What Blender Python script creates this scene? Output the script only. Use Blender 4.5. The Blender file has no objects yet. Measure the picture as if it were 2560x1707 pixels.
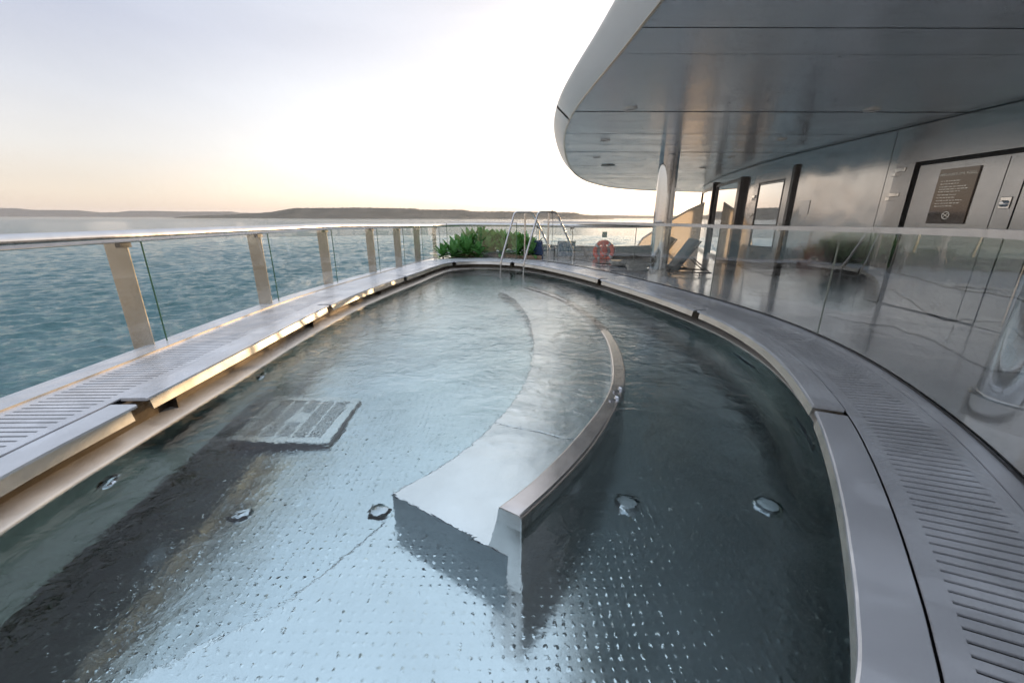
import bpy, bmesh, math, random
from mathutils import Vector, Matrix
R = math.radians
random.seed(7)
scn = bpy.context.scene
COL = scn.collection

# ------------------------------------------------------------------ camera
EYE = 1.25
PITCH = math.atan((853.5 - 543.0) / 996.0)
cam_d = bpy.data.cameras.new("camera")
cam_d.sensor_width = 36.0
cam_d.lens = 996.0 / 2560.0 * 36.0
cam_d.clip_start = 0.05
cam_d.clip_end = 60000.0
cam = bpy.data.objects.new("camera", cam_d)
COL.objects.link(cam)
cam.matrix_world = (Matrix.Translation((0, 0, EYE)) @ Matrix.Rotation(math.pi / 2 - PITCH, 4, 'X')
                    @ Matrix.Rotation(0.00234, 4, 'Z'))
scn.camera = cam

# ------------------------------------------------------------------ sun and sky
SUN_AZ = R(27.0)      # to the right of straight ahead
SUN_EL = R(7.0)
sun_vec = Vector((math.sin(SUN_AZ) * math.cos(SUN_EL), math.cos(SUN_AZ) * math.cos(SUN_EL), math.sin(SUN_EL)))
sd = bpy.data.lights.new("sun", 'SUN')
sd.energy = 4.5
sd.angle = R(0.5)
sd.color = (1.0, 0.68, 0.38)
sd.cycles.use_multiple_importance_sampling = False
sun = bpy.data.objects.new("sun", sd)
COL.objects.link(sun)
sun.rotation_euler = sun_vec.to_track_quat('Z', 'Y').to_euler()

world = bpy.data.worlds.new("World")
scn.world = world
world.use_nodes = True
WT = world.node_tree
WT.nodes.clear()


def nd(t, typ, **kw):
    n = t.nodes.new(typ)
    for k, v in kw.items():
        setattr(n, k, v)
    return n


def ramp(t, fac, stops, interp='LINEAR'):
    r = nd(t, 'ShaderNodeValToRGB')
    r.color_ramp.interpolation = interp
    e = r.color_ramp.elements
    while len(e) < len(stops):
        e.new(0.5)
    for el, (p, c) in zip(e, stops):
        el.position = p
        el.color = (c[0], c[1], c[2], 1)
    t.links.new(fac, r.inputs[0])
    return r.outputs[0]


def math_n(t, op, a, b=None, c=None, clamp=False):
    m = nd(t, 'ShaderNodeMath', operation=op)
    m.use_clamp = clamp
    for i, x in enumerate((a, b, c)):
        if x is None:
            continue
        if isinstance(x, (int, float)):
            m.inputs[i].default_value = x
        else:
            t.links.new(x, m.inputs[i])
    return m.outputs[0]


def mixc(t, fac, a, b, blend='MIX'):
    m = nd(t, 'ShaderNodeMix', data_type='RGBA', blend_type=blend)
    for sock, x in ((m.inputs[0], fac), (m.inputs[6], a), (m.inputs[7], b)):
        if isinstance(x, (int, float)):
            sock.default_value = x
        elif isinstance(x, tuple):
            sock.default_value = (x[0], x[1], x[2], 1)
        else:
            t.links.new(x, sock)
    return m.outputs[2]


wout = nd(WT, 'ShaderNodeOutputWorld')
sky = nd(WT, 'ShaderNodeTexSky', sky_type='NISHITA')
sky.sun_disc = False
sky.sun_elevation = SUN_EL
sky.sun_rotation = SUN_AZ
sky.altitude = 10
bg1 = nd(WT, 'ShaderNodeBackground')
bg1.inputs[1].default_value = 0.10
WT.links.new(sky.outputs[0], bg1.inputs[0])
# high thin evening cloud veil
tc = nd(WT, 'ShaderNodeTexCoord')
vn = nd(WT, 'ShaderNodeVectorMath', operation='NORMALIZE')
WT.links.new(tc.outputs['Generated'], vn.inputs[0])
sep = nd(WT, 'ShaderNodeSeparateXYZ')
WT.links.new(vn.outputs[0], sep.inputs[0])
elev = math_n(WT, 'MAXIMUM', sep.outputs[2], 0.0)
dotn = nd(WT, 'ShaderNodeVectorMath', operation='DOT_PRODUCT')
WT.links.new(vn.outputs[0], dotn.inputs[0])
dotn.inputs[1].default_value = sun_vec
sdot = dotn.outputs[1]
side = ramp(WT, elev, [(0.0, (.95, .75, .57)), (0.04, (.96, .84, .70)), (0.11, (.90, .875, .85)), (0.20, (.745, .765, .83)),
                       (0.30, (.60, .64, .77)), (0.50, (.70, .78, .94)), (1.0, (1.05, 1.17, 1.38))])
front = ramp(WT, elev, [(0.0, (1.55, 1.06, .76)), (0.05, (1.90, 1.58, 1.28)), (0.12, (1.50, 1.44, 1.38)), (0.22, (1.28, 1.27, 1.27)), (0.32, (.98, .98, 1.03)), (0.42, (.80, .81, .88)),
                        (0.60, (.92, .98, 1.10)), (1.0, (1.05, 1.17, 1.38))])
dmap = nd(WT, 'ShaderNodeMapRange', interpolation_type='SMOOTHSTEP')
dmap.inputs[1].default_value = 0.28
dmap.inputs[2].default_value = 1.0
WT.links.new(sdot, dmap.inputs[0])
cmap = nd(WT, 'ShaderNodeMapping')
cmap.inputs['Scale'].default_value = (1.0, 1.0, 5.0)
cmap.inputs['Rotation'].default_value = (0.12, 0.22, 0.5)
WT.links.new(vn.outputs[0], cmap.inputs[0])
cn = nd(WT, 'ShaderNodeTexNoise')
cn.inputs['Scale'].default_value = 1.6
cn.inputs['Detail'].default_value = 6
cn.inputs['Distortion'].default_value = 0.6
WT.links.new(cmap.outputs[0], cn.inputs['Vector'])
base = mixc(WT, dmap.outputs[0], side, front)
glow = math_n(WT, 'MULTIPLY', math_n(WT, 'POWER', math_n(WT, 'MAXIMUM', sdot, 0.0), 13.0), 1.0)
glowc = mixc(WT, 1.0, base, mixc(WT, glow, (0, 0, 0), (1.5, 1.12, .78)), 'ADD')
cl = nd(WT, 'ShaderNodeMapRange')
cl.inputs[1].default_value = 0.35
cl.inputs[2].default_value = 0.75
cl.inputs[3].default_value = 0.96
cl.inputs[4].default_value = 1.06
WT.links.new(cn.outputs[0], cl.inputs[0])
veil = mixc(WT, 1.0, glowc, cl.outputs[0], 'MULTIPLY')
bg2 = nd(WT, 'ShaderNodeBackground')
bg2.inputs[1].default_value = 1.10
WT.links.new(veil, bg2.inputs[0])
wmix = nd(WT, 'ShaderNodeMixShader')
wmix.inputs[0].default_value = 0.88
WT.links.new(bg1.outputs[0], wmix.inputs[1])
WT.links.new(bg2.outputs[0], wmix.inputs[2])
WT.links.new(wmix.outputs[0], wout.inputs[0])

vs = scn.view_settings
vs.view_transform = 'Standard'
vs.look = 'None'
vs.exposure = 0.0
vs.gamma = 1.0
vs.use_curve_mapping = False
cy = scn.cycles
cy.use_denoising = True
cy.denoising_input_passes = 'RGB'
try:
    cy.denoiser = 'OPENIMAGEDENOISE'
except Exception:
    pass
cy.max_bounces = 12
cy.glossy_bounces = 8
cy.transmission_bounces = 10
cy.diffuse_bounces = 3
cy.transparent_max_bounces = 24
cy.volume_bounces = 0
cy.blur_glossy = 1.0
cy.sample_clamp_indirect = 3.0


# ------------------------------------------------------------------ materials
MATS = {}


def new_mat(name):
    m = bpy.data.materials.new(name)
    m.use_nodes = True
    t = m.node_tree
    p = t.nodes['Principled BSDF']
    MATS[name] = m
    return m, t, p


def pset(p, **kw):
    for k, v in kw.items():
        k = k.replace('_', ' ')
        s = p.inputs[k]
        s.default_value = (v[0], v[1], v[2], 1) if isinstance(v, tuple) and len(v) == 3 and s.type == 'RGBA' else v


def noise(t, scale, detail=4, vec=None, dist=0.0, rough=0.5):
    n = nd(t, 'ShaderNodeTexNoise')
    n.inputs['Scale'].default_value = scale
    n.inputs['Detail'].default_value = detail
    n.inputs['Distortion'].default_value = dist
    n.inputs['Roughness'].default_value = rough
    if vec is not None:
        t.links.new(vec, n.inputs['Vector'])
    return n.outputs[0]


def objc(t, scale=(1, 1, 1), rot=(0, 0, 0), world=False):
    if world:
        g = nd(t, 'ShaderNodeNewGeometry').outputs['Position']
    else:
        g = nd(t, 'ShaderNodeTexCoord').outputs['Object']
    mp = nd(t, 'ShaderNodeMapping')
    mp.inputs['Scale'].default_value = scale
    mp.inputs['Rotation'].default_value = rot
    t.links.new(g, mp.inputs[0])
    return mp.outputs[0]


def mrange(t, v, a, b, c, d, smooth=False):
    m = nd(t, 'ShaderNodeMapRange')
    if smooth:
        m.interpolation_type = 'SMOOTHSTEP'
    for i, x in enumerate((a, b, c, d)):
        m.inputs[i + 1].default_value = x
    t.links.new(v, m.inputs[0])
    return m.outputs[0]


def bump(t, p, h, strength=0.3, dist=0.01, chain=None):
    b = nd(t, 'ShaderNodeBump')
    if isinstance(strength, (int, float)):
        b.inputs['Strength'].default_value = strength
    else:
        t.links.new(strength, b.inputs['Strength'])
    b.inputs['Distance'].default_value = dist
    t.links.new(h, b.inputs['Height'])
    if chain is not None:
        t.links.new(chain, b.inputs['Normal'])
    if p is not None:
        t.links.new(b.outputs[0], p.inputs['Normal'])
    return b.outputs[0]


def steel(name, col, r0, r1, metallic=1.0, nscale=6.0, wav=0.0, wscale=1.2, brush=None, stain=0.12):
    m, t, p = new_mat(name)
    pset(p, Metallic=metallic)
    v = objc(t, world=True)
    n1 = noise(t, nscale, 6, v, 0.4)
    n2 = noise(t, nscale * 0.23, 4, v, 1.0)
    mx = math_n(t, 'MULTIPLY', math_n(t, 'ADD', n1, n2), 0.5)
    t.links.new(mrange(t, mx, 0.35, 0.65, r0, r1), p.inputs['Roughness'])
    c0 = tuple(c * (1 - stain) for c in col)
    t.links.new(mixc(t, mrange(t, n2, 0.38, 0.62, 0, 1), c0, col), p.inputs['Base Color'])
    if stain >= .15:
        n3 = noise(t, 2.1, 3, v, .5)
        pm = mrange(t, n3, .575, .590, 0, 1)
        sp_ = mrange(t, noise(t, 46, 2, v), .70, .74, 0, 1)
        old = p.inputs['Base Color'].links[0].from_socket
        c1 = mixc(t, math_n(t, 'MULTIPLY', pm, .35), old, (.80, .82, .86))
        t.links.new(mixc(t, math_n(t, 'MULTIPLY', sp_, .35), c1, (.30, .30, .30)), p.inputs['Base Color'])
        ro = p.inputs['Roughness'].links[0].from_socket
        t.links.new(math_n(t, 'SUBTRACT', ro, math_n(t, 'MULTIPLY', pm, .07)), p.inputs['Roughness'])
    ch = None
    if wav:
        ch = bump(t, p, noise(t, wscale, 2, v, 0.3), wav, 0.05)
    if brush:
        b = objc(t, brush, world=True)
        bump(t, p, noise(t, 1.0, 3, b), 0.05, 0.004, ch)
    return m


M_COP = steel('brushed_steel', (.665, .68, .71), .28, .42, metallic=.35, nscale=9, wav=.05, wscale=2.0, stain=.16)
M_DECK = steel('deck_steel', (.74, .73, .72), .10, .24, metallic=.35, nscale=5, wav=.06, wscale=1.6)
M_GRATE = steel('grate_steel', (.63, .645, .675), .32, .48, metallic=.35, nscale=12, stain=.16)
M_FASC = steel('fascia_steel', (.80, .76, .70), .32, .46, nscale=9, wav=.06)
M_LIP = steel('lip_steel', (.74, .67, .59), .34, .46, metallic=.6, nscale=20)
M_RIM = steel('rim_steel', (.68, .64, .61), .22, .34, nscale=9)
M_TUBE = steel('tube_steel', (.68, .66, .64), .16, .26, nscale=20)
M_TOPRAIL = steel('rail_steel', (.88, .83, .79), .2, .32, metallic=.12, nscale=16)
M_POST = steel('post_steel', (.43, .40, .35), .30, .46, nscale=14, brush=(60, 60, 2))
M_POLISH = steel('polished_steel', (.60, .61, .63), .03, .07, nscale=3, stain=.04)
M_WALL = steel('wall_steel', (.47, .475, .485), .10, .19, nscale=3, wav=.42, wscale=.8, brush=(1.5, 1.5, 60))
M_DOOR = steel('door_steel', (.46, .46, .47), .17, .27, nscale=3, wav=.10, wscale=.9, brush=(1.5, 1.5, 60))
M_DARKST = steel('dark_steel', (.10, .10, .105), .25, .4, nscale=8)


def simple(name, col, rough=.5, metallic=0.0, spec=.5, var=.15, nscale=8.0, bmp=0.0):
    m, t, p = new_mat(name)
    pset(p, Roughness=rough, Metallic=metallic)
    p.inputs['Specular IOR Level'].default_value = spec
    v = objc(t, world=True)
    n = noise(t, nscale, 5, v)
    t.links.new(mixc(t, mrange(t, n, .3, .7, 0, 1), tuple(c * (1 - var) for c in col), tuple(min(1, c * (1 + var)) for c in col)),
                p.inputs['Base Color'])
    if bmp:
        bump(t, p, n, bmp, .01)
    return m


M_BLACK = simple('black_rubber', (.012, .012, .013), .5)
M_RECESS = simple('recess_steel', (.11, .09, .07), .5, 1.0)
M_WHITE = simple('white_paint', (.75, .74, .72), .35, var=.05)
M_BULW = simple('bulwark_paint', (.40, .375, .34), .4, var=.10, nscale=3)
M_GUNW = simple('gunwale_paint', (.36, .33, .30), .6, nscale=4)
M_HULL = simple('hull_paint', (.55, .55, .55), .4)
M_SOIL = simple('soil', (.05, .035, .022), .9, nscale=30, bmp=.6)
M_PLANTER = simple('planter_wood', (.28, .19, .13), .55, nscale=6)
M_NAVY = simple('navy_frame', (.03, .05, .12), .4)
M_CHROME = steel('chrome', (.75, .75, .75), .10, .18, nscale=10)
M_GREYLENS = simple('grey_lens', (.16, .17, .17), .4)
M_LENS = simple('lamp_lens', (.75, .80, .82), .12)
M_RING = simple('lamp_ring', (.72, .72, .70), .35)
M_RED = simple('lifebuoy_red', (1.0, .16, .075), .38, var=.12)
M_ROPE = simple('rope', (.66, .62, .55), .8)
M_GREEN = simple('sign_green', (.03, .20, .11), .45)

# soffit: dented glossy metal planks
m, t, p = new_mat('soffit_metal')
M_SOFF = m
pset(p, Metallic=.35, Base_Color=(.66, .70, .735))
v = objc(t, world=True)
t.links.new(mrange(t, noise(t, 3.0, 4, v, .5), 0.35, .65, .20, .30), p.inputs['Roughness'])
v2 = objc(t, (.55, 1.9, 1), world=True)
b1 = bump(t, None, noise(t, 1.0, 1, v2, .2), .11, .03)
gm = nd(t, 'ShaderNodeNewGeometry')
p.inputs['Normal'].default_value
t.links.new(b1, p.inputs['Normal'])

M_RFASC = simple('roof_fascia_paint', (.74, .77, .79), .32, .1, nscale=2, var=.05)
M_GOLD = steel('gold_tint_strip', (.70, .60, .46), .25, .4)

# side screen: sunlight on its near face put into a warm translucent material
m, t, p = new_mat('sunlit_screen_tint')
M_SCREEN = m
pset(p, Roughness=.7, Base_Color=(.80, .74, .66))
tr = nd(t, 'ShaderNodeBsdfTranslucent')
tr.inputs[0].default_value = (.96, .90, .84, 1)
mx = nd(t, 'ShaderNodeMixShader')
mx.inputs[0].default_value = .65
t.links.new(p.outputs[0], mx.inputs[1])
t.links.new(tr.outputs[0], mx.inputs[2])
t.links.new(mx.outputs[0], t.nodes['Material Output'].inputs[0])

# clear railing glass (thin sheet: straight-through plus mirror part by angle), with salt and smears
def sheet_glass(name, tint, refl=1.0, smear=.03, wave=.02):
    m = bpy.data.materials.new(name)
    m.use_nodes = True
    t = m.node_tree
    t.nodes.clear()
    out = nd(t, 'ShaderNodeOutputMaterial')
    trn = nd(t, 'ShaderNodeBsdfTransparent')
    trn.inputs[0].default_value = (*tint, 1)
    gl = nd(t, 'ShaderNodeBsdfGlossy')
    gl.inputs['Roughness'].default_value = 0.0
    gl.inputs['Color'].default_value = (.95, .97, .97, 1)
    gi = nd(t, 'ShaderNodeNewGeometry')
    dp = nd(t, 'ShaderNodeVectorMath', operation='DOT_PRODUCT')
    t.links.new(gi.outputs['Incoming'], dp.inputs[0])
    t.links.new(gi.outputs['Normal'], dp.inputs[1])
    cosv = math_n(t, 'ABSOLUTE', dp.outputs['Value'])
    sch = math_n(t, 'ADD', .045, math_n(t, 'MULTIPLY', math_n(t, 'POWER', math_n(t, 'SUBTRACT', 1.0, cosv), 5.0), .955))
    v = objc(t, world=True)
    wob = nd(t, 'ShaderNodeBump')
    wob.inputs['Strength'].default_value = wave
    wob.inputs['Distance'].default_value = .02
    t.links.new(noise(t, 1.5, 2, v), wob.inputs['Height'])
    t.links.new(wob.outputs[0], gl.inputs['Normal'])
    mx = nd(t, 'ShaderNodeMixShader')
    t.links.new(math_n(t, 'MULTIPLY', sch, refl, clamp=True), mx.inputs[0])
    t.links.new(trn.outputs[0], mx.inputs[1])
    t.links.new(gl.outputs[0], mx.inputs[2])
    df = nd(t, 'ShaderNodeBsdfDiffuse')
    df.inputs[0].default_value = (.8, .78, .75, 1)
    mx2 = nd(t, 'ShaderNodeMixShader')
    sv = objc(t, (7, 7, .8), world=True)
    sm = math_n(t, 'MULTIPLY', mrange(t, noise(t, 1.6, 6, sv, .6), .52, .75, 0, 1), smear)
    t.links.new(sm, mx2.inputs[0])
    t.links.new(mx.outputs[0], mx2.inputs[1])
    t.links.new(df.outputs[0], mx2.inputs[2])
    t.links.new(mx2.outputs[0], out.inputs[0])
    MATS[name] = m
    return m


M_GLASS = sheet_glass('rail_glass', (.965, .985, .98), 1.6, .05)
M_GLASS2 = sheet_glass('screen_glass', (.96, .985, .98), 2.8, .03, .10)
M_EDGE = simple('glass_edge', (.05, .14, .085), .15, 0, .8)
M_EDGE2 = simple('screen_edge', (.30, .33, .28), .2, 0, .8)

# window glass: dark, mirrors the evening
m, t, p = new_mat('window_glass')
M_WIN = m
pset(p, Metallic=1.0, Roughness=.015, Base_Color=(.62, .64, .66))

# bronze sign plate
m, t, p = new_mat('bronze_plate')
M_BRONZE = m
pset(p, Metallic=1.0, Roughness=.06, Base_Color=(.12, .108, .10))

# pool water
m, t, p = new_mat('pool_water')
M_WATER = m
pset(p, Roughness=0.0, IOR=1.33, Base_Color=(1, 1, 1), Transmission_Weight=1.0)
g = nd(t, 'ShaderNodeNewGeometry')
sp = nd(t, 'ShaderNodeSeparateXYZ')
t.links.new(g.outputs['Position'], sp.inputs[0])
va = objc(t, (1.0, 1.25, 1), (0, 0, .2), world=True)
vb = objc(t, (1.0, 1.5, 1), (0, 0, .6), world=True)
ripA = noise(t, 4.6, 4, va, .9, .5)
ripB = noise(t, 12.0, 3, vb, .6, .5)
swell = noise(t, 1.4, 2, va, .4)
near = mrange(t, sp.outputs[1], 1.4, 4.4, 0.55, 1.05, True)
# lively water over the bench where the jets run
vd = nd(t, 'ShaderNodeVectorMath', operation='DISTANCE')
t.links.new(g.outputs['Position'], vd.inputs[0])
vd.inputs[1].default_value = (.75, 4.3, -.25)
jet = mrange(t, vd.outputs['Value'], .3, 2.2, 1.0, 0.0, True)
amp = math_n(t, 'MINIMUM', math_n(t, 'ADD', near, math_n(t, 'MULTIPLY', jet, .7)), 1.6)
gust = mrange(t, noise(t, .55, 3, va, .8), .35, .65, .5, 1.3)
amp = math_n(t, 'MULTIPLY', amp, gust)
hgt = math_n(t, 'ADD', math_n(t, 'MULTIPLY', ripA, 1.5), math_n(t, 'MULTIPLY', ripB, .42))
hgt = math_n(t, 'ADD', math_n(t, 'MULTIPLY', hgt, amp), math_n(t, 'MULTIPLY', swell, .3))
bump(t, p, hgt, .6, .0145)
va_ = nd(t, 'ShaderNodeVolumeAbsorption')
va_.inputs[0].default_value = (.46, .78, .82, 1)
va_.inputs[1].default_value = .38
t.links.new(va_.outputs[0], t.nodes['Material Output'].inputs['Volume'])

# pool bottom: steel sheet pressed with a grid of studs
def pool_steel(name, col, r0, r1, studs):
    m, t, p = new_mat(name)
    pset(p, Metallic=1.0)
    v = objc(t, world=True)
    n = noise(t, 2.5, 4, v, .6)
    t.links.new(mrange(t, n, .35, .65, r0, r1), p.inputs['Roughness'])
    t.links.new(mixc(t, mrange(t, noise(t, .9, 3, v), .35, .65, 0, 1), tuple(c * .9 for c in col), col), p.inputs['Base Color'])
    wv = bump(t, p, noise(t, 1.1, 2, v, .3), .10, .03)
    if studs:
        jn = nd(t, 'ShaderNodeTexNoise')
        jn.inputs['Scale'].default_value = 9
        jn.inputs['Detail'].default_value = 2
        t.links.new(v, jn.inputs['Vector'])
        ja = nd(t, 'ShaderNodeVectorMath', operation='MULTIPLY_ADD')
        t.links.new(jn.outputs['Color'], ja.inputs[0])
        ja.inputs[1].default_value = (.030, .030, 0)
        t.links.new(v, ja.inputs[2])
        s = nd(t, 'ShaderNodeVectorMath', operation='SCALE')
        s.inputs['Scale'].default_value = 1 / .05
        t.links.new(ja.outputs[0], s.inputs[0])
        fr = nd(t, 'ShaderNodeVectorMath', operation='FRACTION')
        t.links.new(s.outputs[0], fr.inputs[0])
        fl_ = nd(t, 'ShaderNodeVectorMath', operation='FLOOR')
        t.links.new(s.outputs[0], fl_.inputs[0])
        mz = nd(t, 'ShaderNodeVectorMath', operation='MULTIPLY')
        mz.inputs[1].default_value = (1, 1, 0)
        t.links.new(fl_.outputs[0], mz.inputs[0])
        wn = nd(t, 'ShaderNodeTexWhiteNoise', noise_dimensions='2D')
        t.links.new(mz.outputs[0], wn.inputs['Vector'])
        sb = nd(t, 'ShaderNodeVectorMath', operation='SUBTRACT')
        t.links.new(fr.outputs[0], sb.inputs[0])
        sb.inputs[1].default_value = (.5, .5, 0)
        ml = nd(t, 'ShaderNodeVectorMath', operation='MULTIPLY')
        ml.inputs[1].default_value = (1, 1, 0)
        t.links.new(sb.outputs[0], ml.inputs[0])
        ln = nd(t, 'ShaderNodeVectorMath', operation='LENGTH')
        t.links.new(ml.outputs[0], ln.inputs[0])
        h = mrange(t, ln.outputs['Value'], .04, .25, 1, 0, True)
        h = math_n(t, 'MULTIPLY', h, mrange(t, wn.outputs['Value'], 0, 1, .35, 1.1))
        bump(t, p, h, .75, .0019, wv)
    return m


M_PFLOOR = pool_steel('pool_floor_steel', (.76, .80, .82), .13, .22, True)
M_PBENCH = pool_steel('pool_bench_steel', (.84, .86, .86), .18, .30, False)
M_PBENCH_SHADE = pool_steel('bench_shade_steel', (.16, .19, .20), .2, .3, False)  # darkened bench steel: dark reflections on the bench sides put into the colour
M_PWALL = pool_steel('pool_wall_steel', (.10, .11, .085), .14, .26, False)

# sea
m, t, p = new_mat('sea_water')
M_SEA = m
pset(p, Roughness=.03, IOR=1.33, Base_Color=(.07, .168, .182))
w2 = noise(t, 1.0, 5, objc(t, (.9, 2.0, 1), (0, 0, -.12), world=True), 1.0, .6)
w3 = noise(t, 1.0, 4, objc(t, (2.6, 5.5, 1), (0, 0, .1), world=True), .8)
hh = math_n(t, 'ADD', math_n(t, 'MULTIPLY', w2, .6), math_n(t, 'MULTIPLY', w3, .16))
bump(t, p, hh, 1.0, .55)

# hills
def hill_mat(name, a, b):
    m, t, p = new_mat(name)
    pset(p, Roughness=.95)
    p.inputs['Specular IOR Level'].default_value = 0.1
    v = objc(t, (.006, .006, .02), world=True)
    n = noise(t, 1.0, 8, v, .5, .62)
    v2 = objc(t, (.05, .05, .12), world=True)
    n2 = noise(t, 1.0, 4, v2)
    t.links.new(mixc(t, mrange(t, math_n(t, 'ADD', math_n(t, 'MULTIPLY', n, .6), math_n(t, 'MULTIPLY', n2, .4)), .38, .62, 0, 1), a, b),
                p.inputs['Base Color'])
    return m


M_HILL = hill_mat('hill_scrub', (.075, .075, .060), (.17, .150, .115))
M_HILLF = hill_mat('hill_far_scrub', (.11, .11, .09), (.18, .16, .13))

# leaf
m, t, p = new_mat('agave_leaf')
M_LEAF = m
pset(p, Roughness=.42)
v = objc(t, world=True)
oi = nd(t, 'ShaderNodeObjectInfo')
lc = mixc(t, mrange(t, noise(t, 9, 3, v), .3, .7, 0, 1), (.045, .18, .04), (.13, .35, .09))
t.links.new(mixc(t, math_n(t, 'MULTIPLY', oi.outputs['Random'], .5), lc, (.17, .36, .13)), p.inputs['Base Color'])
p.inputs['Subsurface Weight'].default_value = 0.0
tl = nd(t, 'ShaderNodeBsdfTranslucent')
tl.inputs[0].default_value = (.12, .26, .05, 1)
mx = nd(t, 'ShaderNodeMixShader')
mx.inputs[0].default_value = .14
t.links.new(p.outputs[0], mx.inputs[1])
t.links.new(tl.outputs[0], mx.inputs[2])
t.links.new(mx.outputs[0], t.nodes['Material Output'].inputs[0])

# woven chair back, cushions
m, t, p = new_mat('woven_cord')
M_WOVEN = m
pset(p, Roughness=.7)
v = objc(t, (42, 42, 1.5), world=True)
t.links.new(ramp(t, noise(t, 1.0, 3, v), [(.38, (.05, .09, .16)), (.5, (.26, .32, .38)), (.62, (.55, .56, .54))]), p.inputs['Base Color'])
m, t, p = new_mat('cushion_grey')
M_CUSH = m
pset(p, Roughness=.9, Base_Color=(.36, .36, .345))
v = objc(t, world=True)
bump(t, p, noise(t, 60, 2, v), .2, .004)
m, t, p = new_mat('palm_print')
M_PALM = m
pset(p, Roughness=.9)
v = objc(t, (1, 1, 1), (.3, .4, 0), world=True)
wv = nd(t, 'ShaderNodeTexWave', wave_type='RINGS')
wv.inputs['Scale'].default_value = 7
wv.inputs['Distortion'].default_value = 9
wv.inputs['Detail'].default_value = 2
wv.inputs['Detail Scale'].default_value = 1.6
t.links.new(v, wv.inputs[0])
t.links.new(ramp(t, wv.outputs[1], [(.45, (.17, .21, .24)), (.62, (.46, .43, .38))]), p.inputs['Base Color'])


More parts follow.
